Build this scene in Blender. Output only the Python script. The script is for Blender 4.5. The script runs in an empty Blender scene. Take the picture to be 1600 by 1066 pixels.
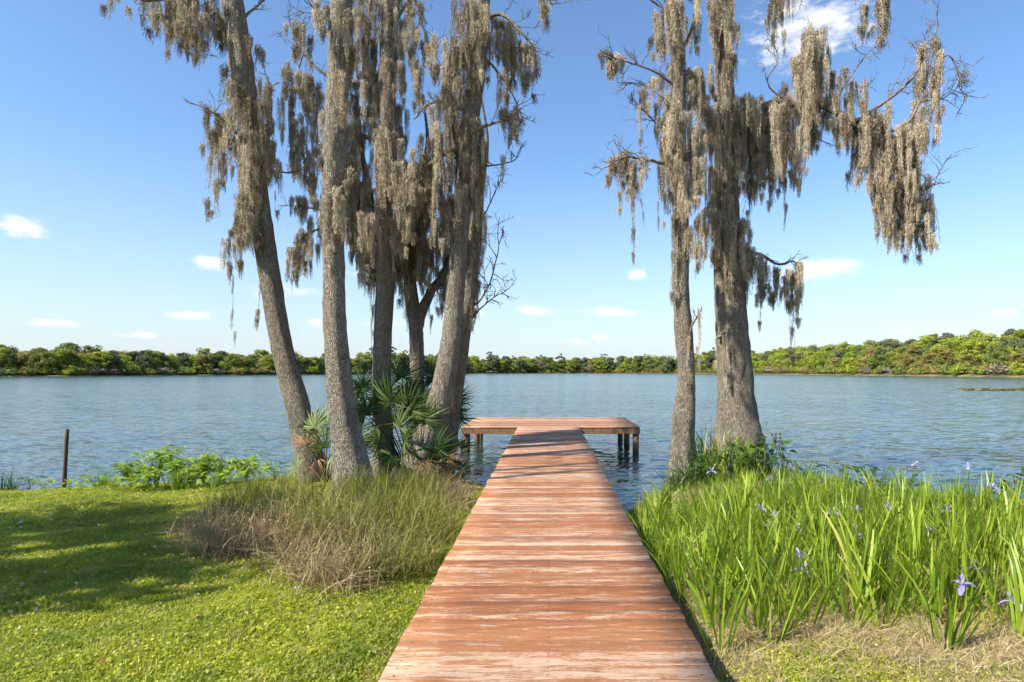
import bpy, math, random
import numpy as np
from mathutils import Vector, Matrix, Euler

# ------------------------------------------------------------------ camera, sky, sun, exposure
SC = bpy.context.scene
COL = SC.collection
rnd = random.Random(7)
rng = np.random.default_rng(7)
F, CX, CY, CZ = 967.0, 857.0, 580.0, 2.2        # focal length and principal point in photo pixels, eye height over the lake

cam_data = bpy.data.cameras.new('camera')
cam = bpy.data.objects.new('camera', cam_data); COL.objects.link(cam)
cam.location = (0, 0, CZ); cam.rotation_euler = (math.radians(90), 0, 0)
cam_data.sensor_width = 36; cam_data.lens = 36 * F / 1600
cam_data.shift_x = -(CX - 800) / 1600; cam_data.shift_y = (CY - 533) / 1600
cam_data.clip_start = 0.05; cam_data.clip_end = 12000
SC.camera = cam

SUN_EL = math.radians(43)
SUN_AZ = math.radians(31)        # light travels towards +x (right) turned this much away from the camera
LDIR = Vector((math.cos(SUN_AZ) * math.cos(SUN_EL), math.sin(SUN_AZ) * math.cos(SUN_EL), -math.sin(SUN_EL)))
sun_data = bpy.data.lights.new('sun', 'SUN')
sun_data.energy = 5.0; sun_data.angle = math.radians(0.53); sun_data.color = (1.0, 0.93, 0.82)
sun = bpy.data.objects.new('sun', sun_data); COL.objects.link(sun)
sun.rotation_euler = LDIR.to_track_quat('-Z', 'Y').to_euler()

SC.view_settings.view_transform = 'Standard'; SC.view_settings.look = 'None'
SC.view_settings.exposure = 0.90; SC.view_settings.gamma = 1.0
SC.view_settings.use_curve_mapping = False
SC.cycles.use_denoising = True
SC.cycles.use_adaptive_sampling = True; SC.cycles.adaptive_threshold = 0.03; SC.cycles.adaptive_min_samples = 24
SC.cycles.max_bounces = 4; SC.cycles.diffuse_bounces = 2; SC.cycles.glossy_bounces = 2
SC.cycles.transmission_bounces = 3; SC.cycles.transparent_max_bounces = 4
SC.cycles.caustics_reflective = False; SC.cycles.caustics_refractive = False


class NT:
    """small helper to write node trees"""
    def __init__(s, tree):
        s.t = tree; s.n = tree.nodes; s.l = tree.links
    def new(s, typ, **kw):
        n = s.n.new(typ)
        for k, v in kw.items():
            if k.startswith('i_'):
                key = k[2:]; key = int(key) if key.isdigit() else key.replace('_', ' ')
                s.put(n.inputs[key], v)
            else:
                setattr(n, k, v)
        return n
    def put(s, sock, v):
        if isinstance(v, bpy.types.NodeSocket): s.l.new(v, sock)
        elif isinstance(v, bpy.types.Node): s.l.new(v.outputs[0], sock)
        else: sock.default_value = v
    def math(s, op, a, b=0.0, c=0.0, clamp=False):
        n = s.n.new('ShaderNodeMath'); n.operation = op; n.use_clamp = clamp
        s.put(n.inputs[0], a); s.put(n.inputs[1], b); s.put(n.inputs[2], c)
        return n.outputs[0]
    def mix(s, f, a, b, blend='MIX'):
        n = s.n.new('ShaderNodeMix'); n.data_type = 'RGBA'; n.blend_type = blend
        s.put(n.inputs[0], f)
        for i, v in ((6, a), (7, b)):
            if isinstance(v, (tuple, list)) and len(v) == 3: v = (*v, 1)
            s.put(n.inputs[i], v)
        return n.outputs[2]
    def ramp(s, f, stops, interp='LINEAR'):
        n = s.n.new('ShaderNodeValToRGB'); s.put(n.inputs[0], f); cr = n.color_ramp; cr.interpolation = interp
        while len(cr.elements) > 1: cr.elements.remove(cr.elements[-1])
        cr.elements[0].position = stops[0][0]; cr.elements[0].color = (*stops[0][1], 1) if len(stops[0][1]) == 3 else stops[0][1]
        for p, c in stops[1:]:
            e = cr.elements.new(p); e.color = (*c, 1)
        return n.outputs[0]
    def rng(s, v, a, b, c=0.0, d=1.0, smooth=False):
        n = s.n.new('ShaderNodeMapRange'); n.clamp = True
        if smooth: n.interpolation_type = 'SMOOTHSTEP'
        for i, x in enumerate((v, a, b, c, d)): s.put(n.inputs[i], x)
        return n.outputs[0]
    def noise(s, vec, scale, detail=4, rough=0.5, dim='3D', dist=0.0):
        n = s.n.new('ShaderNodeTexNoise'); n.noise_dimensions = dim
        if vec is not None: s.put(n.inputs['Vector'], vec)
        n.inputs['Scale'].default_value = scale; n.inputs['Detail'].default_value = detail
        n.inputs['Roughness'].default_value = rough; n.inputs['Distortion'].default_value = dist
        return n.outputs[0]
    def mapping(s, vec, scale=(1, 1, 1), loc=(0, 0, 0), rot=(0, 0, 0)):
        n = s.n.new('ShaderNodeMapping'); s.put(n.inputs[0], vec)
        s.put(n.inputs[1], loc); n.inputs[2].default_value = rot; n.inputs[3].default_value = scale
        return n.outputs[0]


world = bpy.data.worlds.new('World'); SC.world = world; world.use_nodes = True
w = NT(world.node_tree); w.n.clear()
sky = w.new('ShaderNodeTexSky'); sky.sky_type = 'NISHITA'; sky.sun_disc = False
sky.sun_elevation = SUN_EL
sky.sun_rotation = math.atan2(-math.cos(SUN_AZ), -math.sin(SUN_AZ))
sky.altitude = 0; sky.air_density = 1.0; sky.dust_density = 0.6; sky.ozone_density = 1.6
tc = w.new('ShaderNodeTexCoord')
sep = w.new('ShaderNodeSeparateXYZ', i_0=tc.outputs['Generated'])
az = w.math('ARCTAN2', sep.outputs[0], sep.outputs[1])
el = w.math('ARCSINE', sep.outputs[2])
aev = w.new('ShaderNodeCombineXYZ', i_0=az, i_1=w.math('MULTIPLY', el, 2.2), i_2=0.0).outputs[0]
fluff = w.noise(aev, 24, 4, 0.62)
fluff2 = w.noise(aev, 7, 2, 0.55)
mask = None
CLOUDS = [(33, 353, 42, 16, 1.0), (325, 412, 32, 11, .85), (430, 456, 60, 13, .62), (293, 493, 55, 7, .7), (90, 506, 48, 8, .6),
          (1284, 420, 64, 15, 1.0), (995, 427, 17, 10, .85), (837, 485, 30, 8, .95), (952, 487, 50, 7, .9), (1262, 48, 95, 48, .8),
          (1215, 75, 50, 30, .6), (895, 533, 22, 5, .75), (940, 527, 17, 5, .75), (1565, 490, 26, 6, .8), (745, 492, 18, 8, .7), 
          (565, 388, 34, 9, .6), (560, 425, 30, 8, .5), (1400, 520, 60, 6, .5), (210, 523, 50, 6, .55), (620, 505, 80, 9, .5),
          (505, 505, 40, 6, .6)]
for px, py, rx, ry, k in CLOUDS:
    dx, dz = (px - CX) / F, (CY - py) / F
    a0 = math.atan2(dx, 1); e0 = math.asin(dz / math.sqrt(1 + dx * dx + dz * dz))
    sa = F / (rx * math.cos(a0) ** 2); se = F / (ry * math.cos(a0)) / 2.2
    v = w.new('ShaderNodeVectorMath', operation='MULTIPLY_ADD', i_0=aev, i_1=(sa, se, 0), i_2=(-a0 * sa, -e0 * 2.2 * se, 0)).outputs[0]
    m = w.math('MULTIPLY_ADD', w.new('ShaderNodeVectorMath', operation='LENGTH', i_0=v).outputs['Value'], -k / 1.55, k)
    mask = m if mask is None else w.math('MAXIMUM', mask, m)
# the same small fair-weather clouds go on all round, low over the horizon
band = w.math('MULTIPLY', w.rng(el, 0.02, 0.07), w.rng(el, 0.30, 0.12))
mask = w.math('MAXIMUM', mask, w.math('MULTIPLY', w.rng(fluff2, 0.66, 0.82), w.math('MULTIPLY', band, 0.7)))
cl = w.rng(w.math('ADD', mask, w.math('MULTIPLY', w.math('SUBTRACT', fluff, 0.5), 1.7)), 0.16, 0.80, 0, 1, True)
cl = w.math('MULTIPLY', cl, w.rng(mask, 0.0, 0.3))
haze = w.rng(el, 0.36, 0.0, 0.0, 1.0)
haze = w.math('MULTIPLY', w.math('POWER', haze, 2.0), 0.85)
skyb = w.mix(1.0, sky.outputs[0], (0.84, 1.0, 1.15), 'MULTIPLY')
skyc = w.mix(haze, skyb, (3.75, 4.1, 4.5))
skyc = w.mix(w.math('MULTIPLY', cl, 0.92), skyc, (5.4, 5.45, 5.5))
bg = w.new('ShaderNodeBackground', i_0=skyc, i_1=0.108)
w.l.new(bg.outputs[0], w.new('ShaderNodeOutputWorld').inputs[0])
world.cycles.sampling_method = 'MANUAL'; world.cycles.sample_map_resolution = 512


# ------------------------------------------------------------------ helpers
def P(px, py, Y):
    """point at distance Y (metres along the dock) behind photo pixel px, py"""
    return Vector(((px - CX) / F * Y, Y, CZ - (py - CY) / F * Y))


SHX = [-80, -25, -14, -9.5, -6, -4, -2.2, -1.2, 0, 1.2, 2.0, 3.3, 4.7, 5.5, 7, 12, 25, 80]
SHY = [4, 9, 10.8, 11.3, 12.2, 13.2, 13.0, 11.7, 9.6, 9.4, 11.4, 13.3, 13.3, 10.8, 9.7, 8.6, 6, 0]


def ground(x, y):
    x = np.asarray(x, float); y = np.asarray(y, float)
    s = np.interp(x, SHX, SHY) + 0.16 * np.sin(x * 2.3) + 0.09 * np.sin(x * 5.1 + 1) - y
    up = 0.5 * (1 - np.exp(-np.maximum(s, 0) / 3.0)) + 0.012 * np.maximum(s - 8, 0)
    dn = np.maximum(0.16 * np.minimum(s, 0), -1.2)
    bump = 0.018 * np.sin(x * 1.7 + y * .6) * np.sin(y * 1.3 - x * .4) + 0.01 * np.sin(x * 4.1 - y * 3.3)
    return up + dn + bump * np.clip(s, 0, 1)


def gz(x, y): return float(ground(x, y))


def mesh_np(name, V, Q=None, T=None, tint=None, mats=(), smooth=False):
    me = bpy.data.meshes.new(name)
    V = np.asarray(V, np.float32).reshape(-1, 3)
    Q = np.zeros((0, 4), np.int32) if Q is None else np.asarray(Q, np.int32).reshape(-1, 4)
    T = np.zeros((0, 3), np.int32) if T is None else np.asarray(T, np.int32).reshape(-1, 3)
    nq, nt = len(Q), len(T)
    me.vertices.add(len(V)); me.vertices.foreach_set('co', V.ravel())
    me.loops.add(nq * 4 + nt * 3); me.loops.foreach_set('vertex_index', np.concatenate([Q.ravel(), T.ravel()]).astype(np.int32))
    me.polygons.add(nq + nt)
    me.polygons.foreach_set('loop_start', np.concatenate([np.arange(nq) * 4, nq * 4 + np.arange(nt) * 3]).astype(np.int32))
    me.polygons.foreach_set('loop_total', np.concatenate([np.full(nq, 4), np.full(nt, 3)]).astype(np.int32))
    if smooth: me.polygons.foreach_set('use_smooth', np.ones(nq + nt, bool))
    if tint is not None:
        a = me.attributes.new('tint', 'FLOAT', 'FACE'); a.data.foreach_set('value', np.asarray(tint, np.float32))
    for m in mats: me.materials.append(m)
    me.update(calc_edges=True); me.validate()
    return me


def ribbons(paths, widths, sides, tint=None):
    """strips along paths (n,k,3) with widths (n,k) to both sides along sides (n,3) or (n,k,3)"""
    n, k, _ = paths.shape
    if sides.ndim == 2: sides = np.repeat(sides[:, None, :], k, 1)
    off = sides * widths[..., None] * 0.5
    V = np.stack([paths - off, paths + off], 2).reshape(-1, 3)
    base = (np.arange(n) * k * 2)[:, None] + (np.arange(k - 1) * 2)[None, :]
    Q = np.stack([base, base + 1, base + 3, base + 2], -1).reshape(-1, 4)
    t = None if tint is None else np.repeat(tint, k - 1)
    return V, Q, t


def cat(parts):
    """join [(V,Q,t),...]"""
    Vs, Qs, ts, o = [], [], [], 0
    for V, Q, t in parts:
        Vs.append(V); Qs.append(Q + o); o += len(V); ts.append(np.zeros(len(Q)) if t is None else t)
    return np.concatenate(Vs), np.concatenate(Qs), np.concatenate(ts)


def unit(a): return a / np.maximum(np.linalg.norm(a, axis=-1, keepdims=True), 1e-9)


def spline(pts, n):
    """Catmull-Rom through pts, n samples; pts (m,d)"""
    p = np.asarray(pts, float); m = len(p)
    if m == 2: return p[0] + (p[1] - p[0]) * np.linspace(0, 1, n)[:, None]
    q = np.vstack([2 * p[0] - p[1], p, 2 * p[-1] - p[-2]])
    u = np.linspace(0, m - 1 - 1e-6, n); i = u.astype(int); t = (u - i)[:, None]
    a, b, c, d = q[i], q[i + 1], q[i + 2], q[i + 3]
    return 0.5 * (2 * b + (c - a) * t + (2 * a - 5 * b + 4 * c - d) * t * t + (3 * b - a - 3 * c + d) * t ** 3)


def tube(path, radii, nseg=8, ridge=0.0, seed=0, cap=True):
    path = np.asarray(path, float); n = len(path); radii = np.broadcast_to(np.asarray(radii, float), (n,))
    tan = unit(np.gradient(path, axis=0))
    ref = np.array([0, 1.0, 0]) if abs(tan[0][1]) < .8 else np.array([1.0, 0, 0])
    s = unit(np.cross(tan, ref)); b = np.cross(tan, s)
    ang = np.linspace(0, 2 * math.pi, nseg, endpoint=False)
    r = np.repeat(radii[:, None], nseg, 1)
    if ridge:
        g = np.random.default_rng(seed)
        L = np.arange(n)[:, None] / n
        for f, am in ((2, .35), (3, .35), (5, .3)):
            r = r * (1 + ridge * am * np.sin(f * ang[None] + g.uniform(0, 6) + 3.2 * np.sin(L * g.uniform(3, 9) + g.uniform(0, 6))))
        r = r * (1 + ridge * 0.28 * g.standard_normal((n, nseg)))
    V = path[:, None] + (np.cos(ang)[None, :, None] * s[:, None] + np.sin(ang)[None, :, None] * b[:, None]) * r[..., None]
    V = V.reshape(-1, 3)
    i = np.arange(n - 1)[:, None] * nseg; j = np.arange(nseg)[None]; j2 = (j + 1) % nseg
    Q = np.stack([i + j, i + j2, i + nseg + j2, i + nseg + j], -1).reshape(-1, 4)
    if cap:
        V = np.vstack([V, path[-1:] + tan[-1:] * radii[-1] * .25]); c = len(V) - 1; e = (n - 1) * nseg
        jj = np.arange(0, nseg); Qc = np.stack([e + jj, e + (jj + 1) % nseg, np.full(nseg, c), np.full(nseg, c)], -1)
        Q = np.vstack([Q, Qc])
    return V, Q, None


def fixq(Q):
    """split degenerate quads (last two equal) into tris"""
    d = Q[:, 2] == Q[:, 3]
    return Q[~d], Q[d][:, :3]


def mesh_tubes(name, parts, mats, smooth=True):
    V, Q, t = cat(parts); q, tr = fixq(Q)
    return mesh_np(name, V, q, tr, None, mats, smooth)


def obj(name, me, parent=None, loc=None, rot=None, scale=None):
    o = bpy.data.objects.new(name, me); COL.objects.link(o)
    if parent is not None: o.parent = parent
    if loc is not None: o.location = loc
    if rot is not None: o.rotation_euler = rot
    if scale is not None: o.scale = scale if hasattr(scale, '__len__') else (scale,) * 3
    return o


def tag(o, label=None, cat_=None, group=None, kind=None):
    if label: o['label'] = label
    if cat_: o['category'] = cat_
    if group: o['group'] = group
    if kind: o['kind'] = kind
    return o


def thing(name, loc, label, cat_, group=None, rz=0.0):
    o = bpy.data.objects.new(name, None); COL.objects.link(o); o.location = loc; o.rotation_euler = (0, 0, rz)
    o.empty_display_size = .1
    return tag(o, label, cat_, group)


# ------------------------------------------------------------------ materials
def material(name):
    m = bpy.data.materials.new(name); m.use_nodes = True; t = NT(m.node_tree); t.n.clear()
    return m, t


def finish(t, shader, disp=None):
    o = t.new('ShaderNodeOutputMaterial'); t.l.new(shader, o.inputs[0])


def leaf_mat(name, stops, trans=0.3, rough=0.55, spec=0.35, patch=None, patch_scale=0.6, patch_amt=0.6, wgeo=0.65, wobj=0.35):
    """leaves and blades: colour runs over stops by a per-blade tint and a per-object random; patches of another colour in the place"""
    m, t = material(name)
    at = t.new('ShaderNodeAttribute', attribute_name='tint').outputs['Fac']
    oi = t.new('ShaderNodeObjectInfo').outputs['Random']
    f = t.math('ADD', t.math('MULTIPLY', at, wgeo), t.math('MULTIPLY', oi, wobj))
    c = t.ramp(f, stops)
    if patch:
        pos = t.new('ShaderNodeNewGeometry').outputs['Position']
        nz = t.noise(pos, patch_scale, 4, 0.6)
        c = t.mix(t.rng(nz, 0.45, 0.66, 0, patch_amt), c, patch)
    b = t.new('ShaderNodeBsdfPrincipled', i_0=c, i_Roughness=rough)
    b.inputs['Specular IOR Level'].default_value = spec
    tr = t.new('ShaderNodeBsdfTranslucent', i_0=t.mix(0.5, c, (0.30, 0.36, 0.02), 'MULTIPLY') if False else c)
    ms = t.new('ShaderNodeMixShader', i_0=trans, i_1=b.outputs[0], i_2=tr.outputs[0])
    finish(t, ms.outputs[0])
    return m


def bark_mat(name, dark, mid, light, mossy=0.35):
    m, t = material(name)
    tc = t.new('ShaderNodeTexCoord').outputs['Object']
    v = t.mapping(tc, (1, 1, 0.13))
    vor = t.new('ShaderNodeTexVoronoi', feature='DISTANCE_TO_EDGE', i_Vector=t.mix(0.06, v, t.new('ShaderNodeTexNoise', i_Vector=tc, i_Scale=9.0).outputs[1]), i_Scale=62.0).outputs[0]
    n1 = t.noise(t.mapping(tc, (1, 1, .10)), 55, 6, .7)
    n2 = t.noise(tc, 3.0, 4, .6)
    plate = t.rng(vor, 0.0, 0.22)
    c = t.mix(t.rng(n1, .3, .7), mid, light)
    c = t.mix(t.math('MULTIPLY', t.rng(plate, 0.55, 0.0), .85), c, dark)
    c = t.mix(t.math('MULTIPLY', t.rng(n2, .50, .68), mossy), c, (.16, .15, .07))
    c = t.mix(t.math('MULTIPLY', t.rng(t.noise(tc, 9, 5, .65), .56, .68), .5), c, (.46, .45, .40))
    c = t.mix(1.0, c, t.ramp(t.noise(t.mapping(tc, (1, 1, .35)), 3.6, 4, .6), [(.32, (.70, .68, .66)), (.5, (1, 1, 1)), (.68, (1.0, .95, .88))]), 'MULTIPLY')
    h = t.math('ADD', t.math('MULTIPLY', plate, .7), t.math('MULTIPLY', n1, .5))
    bp = t.new('ShaderNodeBump', i_Strength=1.0, i_Distance=0.03, i_Height=h)
    b = t.new('ShaderNodeBsdfPrincipled', i_0=c, i_Roughness=.92, i_Normal=bp.outputs[0])
    b.inputs['Specular IOR Level'].default_value = .15
    finish(t, b.outputs[0]); return m


M = {}
M['bark'] = bark_mat('grey_brown_bark', (.06, .048, .034), (.27, .225, .165), (.46, .40, .32))
M['bark_pale'] = bark_mat('pale_bark', (.075, .062, .046), (.31, .265, .205), (.50, .44, .36), .2)
m, t = material('twig_bark')
c = t.ramp(t.noise(t.new('ShaderNodeTexCoord').outputs['Object'], 18, 3), [(0.3, (.07, .055, .045)), (.7, (.26, .22, .18))])
finish(t, t.new('ShaderNodeBsdfPrincipled', i_0=c, i_Roughness=.9).outputs[0]); M['twig'] = m
M['moss'] = leaf_mat('spanish_moss', [(0, (.07, .053, .036)), (.28, (.21, .168, .115)), (.55, (.50, .415, .29)), (1, (.80, .69, .51))], trans=.06, rough=.9, spec=.05, wgeo=.55, wobj=.45)  # wide dark-to-pale ramp paints in lit and shaded contrast, besides dead and grey moss
M['iris'] = leaf_mat('iris_leaf', [(0, (.08, .16, .014)), (.4, (.21, .32, .022)), (.72, (.35, .45, .04)), (.9, (.50, .52, .09)), (1, (.58, .45, .20))], trans=.42, rough=.42, spec=.45)
M['iris_base'] = M['iris']
M['flower'] = leaf_mat('violet_petal', [(0, (.28, .20, .62)), (.5, (.45, .37, .80)), (.85, (.62, .56, .90)), (1, (.82, .80, .92))], trans=.35, rough=.6)
M['grass'] = leaf_mat('lawn_grass', [(0, (.11, .16, .010)), (.35, (.31, .37, .018)), (.7, (.51, .53, .045)), (1, (.68, .62, .20))], trans=.38,
                      patch=(.11, .20, .016), patch_scale=1.5, patch_amt=.65)
M['straw'] = leaf_mat('dry_straw', [(0, (.20, .13, .06)), (.3, (.38, .28, .14)), (.7, (.52, .42, .24)), (1, (.30, .34, .06))], trans=.15, rough=.7, spec=.2)
M['sedge'] = leaf_mat('green_sedge', [(0, (.05, .06, .010)), (.4, (.16, .18, .02)), (.7, (.29, .27, .04)), (1, (.44, .32, .15))], trans=.25)
M['sedge_dry'] = leaf_mat('dry_sedge', [(0, (.09, .055, .025)), (.3, (.24, .16, .08)), (.65, (.44, .32, .18)), (1, (.22, .22, .04))], trans=.15, rough=.7)
M['weed'] = leaf_mat('bright_weed_leaf', [(0, (.09, .18, .012)), (.5, (.24, .36, .022)), (1, (.40, .48, .05))], trans=.38)
M['dark_leaf'] = leaf_mat('dark_waterside_leaf', [(0, (.018, .045, .012)), (.5, (.05, .11, .022)), (1, (.11, .19, .035))], trans=.25, rough=.35)
M['palm'] = leaf_mat('palmetto_leaf', [(0, (.014, .035, .008)), (.5, (.04, .085, .013)), (1, (.13, .18, .04))], trans=.25, rough=.5, spec=.25)
M['palm_pale'] = leaf_mat('pale_palmetto_leaf', [(0, (.07, .11, .03)), (.5, (.16, .21, .065)), (1, (.32, .34, .14))], trans=.25, rough=.55, spec=.2)
M['dead'] = leaf_mat('dead_frond', [(0, (.12, .06, .025)), (.5, (.28, .16, .07)), (1, (.42, .28, .14))], trans=.15, rough=.7)
M['clover'] = leaf_mat('white_clover', [(0, (.62, .60, .50)), (1, (.82, .80, .74))], trans=.2, rough=.8)
M['dead_leaf'] = leaf_mat('fallen_leaf', [(0, (.34, .13, .03)), (.5, (.50, .24, .07)), (1, (.55, .38, .20))], trans=.15, rough=.7)

# weathered red deck stain
m, t = material('worn_red_deck_stain')
tc = t.new('ShaderNodeTexCoord').outputs['Object']; oi = t.new('ShaderNodeObjectInfo')
offs = t.new('ShaderNodeCombineXYZ', i_0=t.math('MULTIPLY', oi.outputs['Random'], 37.0), i_1=t.math('MULTIPLY', oi.outputs['Random'], 91.0), i_2=0.0).outputs[0]
vec = t.new('ShaderNodeVectorMath', operation='ADD', i_0=tc, i_1=offs).outputs[0]
grain = t.noise(t.mapping(vec, (2.2, 60, 60)), 1.6, 6, .62, dist=.4)
fine = t.noise(t.mapping(vec, (7, 190, 190)), 2.0, 4, .7)
wearA = t.noise(t.mapping(vec, (2.2, 13, 13)), 1.35, 8, .72, dist=.3)
wearB = t.noise(t.mapping(vec, (20, 70, 70)), 1.6, 7, .78)
stain = t.mix(t.rng(grain, .33, .68), (.19, .062, .024), (.36, .145, .056))
stain = t.mix(t.math('MULTIPLY', t.rng(oi.outputs['Random'], .15, 1), .40), stain, (.44, .22, .10))
wood = t.mix(t.rng(grain, .35, .65), (.48, .36, .25), (.75, .65, .53))
wear = t.math('ADD', t.math('MULTIPLY', wearA, .64), t.math('MULTIPLY', wearB, .36))
lift = t.math('MULTIPLY', t.math('SUBTRACT', t.math('FRACT', t.math('MULTIPLY', oi.outputs['Random'], 13.7)), .5), .13)
wf = t.rng(t.math('ADD', wear, lift), .495, .550)
col = t.mix(t.math('MULTIPLY', wf, .60), stain, wood)
haze_f = t.rng(t.math('ADD', wear, lift), .40, .60, 0, .24)
col = t.mix(haze_f, col, (.50, .28, .14))
col = t.mix(t.math('MULTIPLY', t.rng(fine, .47, .33), .65), col, (.10, .04, .02))
pl = t.math('FRACT', t.math('MULTIPLY', oi.outputs['Random'], 7.3))
col = t.mix(1.0, col, t.ramp(pl, [(0, (.80, .76, .74)), (.35, (.97, .95, .92)), (.7, (1, 1, 1)), (1, (.82, .76, .70))]), 'MULTIPLY')
sx_ = t.new('ShaderNodeSeparateXYZ', i_0=tc)
fx_ = t.math('ABSOLUTE', t.math('SUBTRACT', t.math('ABSOLUTE', t.math('SUBTRACT', t.math('ABSOLUTE', sx_.outputs[0]), .38)), .38)); fy_ = t.math('ABSOLUTE', t.math('SUBTRACT', t.math('ABSOLUTE', sx_.outputs[1]), .036))
col = t.mix(t.math('MULTIPLY', t.math('LESS_THAN', t.math('MAXIMUM', fx_, fy_), .0055), .85), col, (.05, .03, .022))
knot = t.new('ShaderNodeTexVoronoi', i_Vector=t.mapping(vec, (1.3, 6, 6)), i_Scale=1.5).outputs[0]
col = t.mix(t.math('MULTIPLY', t.rng(knot, .085, .04), .75), col, (.10, .035, .018))
bp = t.new('ShaderNodeBump', i_Strength=.6, i_Distance=.004, i_Height=t.math('ADD', grain, t.math('MULTIPLY', wf, .3)))
b = t.new('ShaderNodeBsdfPrincipled', i_0=col, i_Roughness=.72, i_Normal=bp.outputs[0]); b.inputs['Specular IOR Level'].default_value = .3
finish(t, b.outputs[0]); M['deck'] = m

m, t = material('brown_dock_timber')
tc = t.new('ShaderNodeTexCoord').outputs['Object']
g_ = t.noise(t.mapping(tc, (14, 14, 2)), 2.5, 5, .6)
pz = t.new('ShaderNodeSeparateXYZ', i_0=t.new('ShaderNodeNewGeometry').outputs['Position']).outputs[2]
c = t.mix(t.rng(g_, .35, .7), (.12, .055, .028), (.30, .155, .085))
c = t.mix(t.math('MULTIPLY', t.rng(t.math('ADD', pz, t.math('MULTIPLY', g_, .2)), .30, .12), .8), c, (.055, .06, .025))
b = t.new('ShaderNodeBsdfPrincipled', i_0=c, i_Roughness=.8); finish(t, b.outputs[0]); M['timber'] = m

m, t = material('dark_weathered_stake')
tc = t.new('ShaderNodeTexCoord').outputs['Object']
c = t.mix(t.noise(t.mapping(tc, (20, 20, 3)), 2.5, 5, .6), (.025, .016, .012), (.13, .075, .05))
finish(t, t.new('ShaderNodeBsdfPrincipled', i_0=c, i_Roughness=.85).outputs[0]); M['stake'] = m

# soil and thatch under the grass
m, t = material('lawn_soil')
pos = t.new('ShaderNodeNewGeometry').outputs['Position']
px_ = t.new('ShaderNodeSeparateXYZ', i_0=pos)
n1 = t.noise(pos, 1.1, 5, .6); n2 = t.noise(pos, 34, 5, .7); n3 = t.noise(pos, 9, 4, .6)
gcol = t.mix(t.rng(n2, .3, .7), (.08, .10, .012), (.24, .26, .03))
gcol = t.mix(t.rng(n3, .55, .72, 0, .6), gcol, (.15, .12, .055))
dry = t.mix(t.rng(n2, .3, .7), (.17, .115, .055), (.40, .31, .18))
side = t.rng(px_.outputs[0], .4, 1.1)
c = t.mix(side, gcol, t.mix(t.rng(n1, .5, .68, 0, .55), dry, gcol))
c = t.mix(t.rng(px_.outputs[2], .10, -.02), c, (.05, .042, .025))
bp = t.new('ShaderNodeBump', i_Strength=.8, i_Distance=.03, i_Height=n2)
b = t.new('ShaderNodeBsdfPrincipled', i_0=c, i_Roughness=.95, i_Normal=bp.outputs[0]); b.inputs['Specular IOR Level'].default_value = .1
finish(t, b.outputs[0]); M['soil'] = m

# lake water: a dark olive body under a rippled mirror
m, t = material('rippled_lake_water')
pos = t.new('ShaderNodeNewGeometry').outputs['Position']
va = t.mapping(pos, (.5, 1.0, 1), rot=(0, 0, math.radians(-8)))
vb = t.mapping(pos, (.55, 1.0, 1), rot=(0, 0, math.radians(14)))
def slope(v_, sc, amp, det):
    c_ = t.new('ShaderNodeTexNoise', i_Vector=v_, i_Scale=sc, i_Detail=det, i_Roughness=.6).outputs[1]
    c_ = t.new('ShaderNodeVectorMath', operation='SUBTRACT', i_0=c_, i_1=(.5, .5, .5)).outputs[0]
    return t.new('ShaderNodeVectorMath', operation='MULTIPLY', i_0=c_, i_1=(amp * .6, amp, 0)).outputs[0]
gust = t.rng(t.noise(t.mapping(pos, (.03, .07, 1)), 1.0, 3, .6), .32, .68, .62, 1.3)
sl = t.new('ShaderNodeVectorMath', operation='ADD', i_0=slope(va, 2.7, .62, 3.0), i_1=slope(vb, 10.0, .46, 2.0)).outputs[0]
sl = t.new('ShaderNodeVectorMath', operation='SCALE', i_0=sl, i_Scale=gust).outputs[0]
bp = t.new('ShaderNodeVectorMath', operation='NORMALIZE', i_0=t.new('ShaderNodeVectorMath', operation='ADD', i_0=sl, i_1=(0, 0, 1)).outputs[0])
body = t.mix(t.rng(t.noise(t.mapping(pos, (.02, .05, 1)), 1.0, 4, .6), .35, .7), (.012, .040, .046), (.034, .066, .052))
b = t.new('ShaderNodeBsdfPrincipled', i_0=body, i_Roughness=.14, i_Normal=bp.outputs[0])
b.inputs['IOR'].default_value = 1.33; b.inputs['Specular IOR Level'].default_value = .5
finish(t, b.outputs[0]); M['water'] = m

m, t = material('far_bank_earth')
pos = t.new('ShaderNodeNewGeometry').outputs['Position']
c = t.mix(t.rng(t.noise(pos, .15, 5, .65), .35, .65), (.06, .075, .02), (.22, .17, .075))
finish(t, t.new('ShaderNodeBsdfPrincipled', i_0=c, i_Roughness=.95).outputs[0]); M['bank'] = m

# ------------------------------------------------------------------ the setting: lawn, lake, far shore
def grid_mesh(name, xs, ys, zf, mats):
    X, Y = np.meshgrid(xs, ys); Z = zf(X, Y)
    V = np.stack([X, Y, Z], -1).reshape(-1, 3); nx, ny = len(xs), len(ys)
    i = np.arange(ny - 1)[:, None] * nx; j = np.arange(nx - 1)[None]
    Q = np.stack([i + j, i + j + 1, i + nx + j + 1, i + nx + j], -1).reshape(-1, 4)
    return mesh_np(name, V, Q, None, None, mats, True)


xs = np.concatenate([np.linspace(-80, -14, 24)[:-1], np.linspace(-14, 12, 131), np.linspace(12, 80, 24)[1:]])
ys = np.concatenate([np.linspace(-70, 0, 24)[:-1], np.linspace(0, 16, 90), np.linspace(16, 40, 8)[1:]])
tag(obj('lawn_ground', grid_mesh('lawn_ground', xs, ys, ground, [M['soil']])), 'grassy lawn sloping gently down to the lake', None, None, 'structure')

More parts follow.
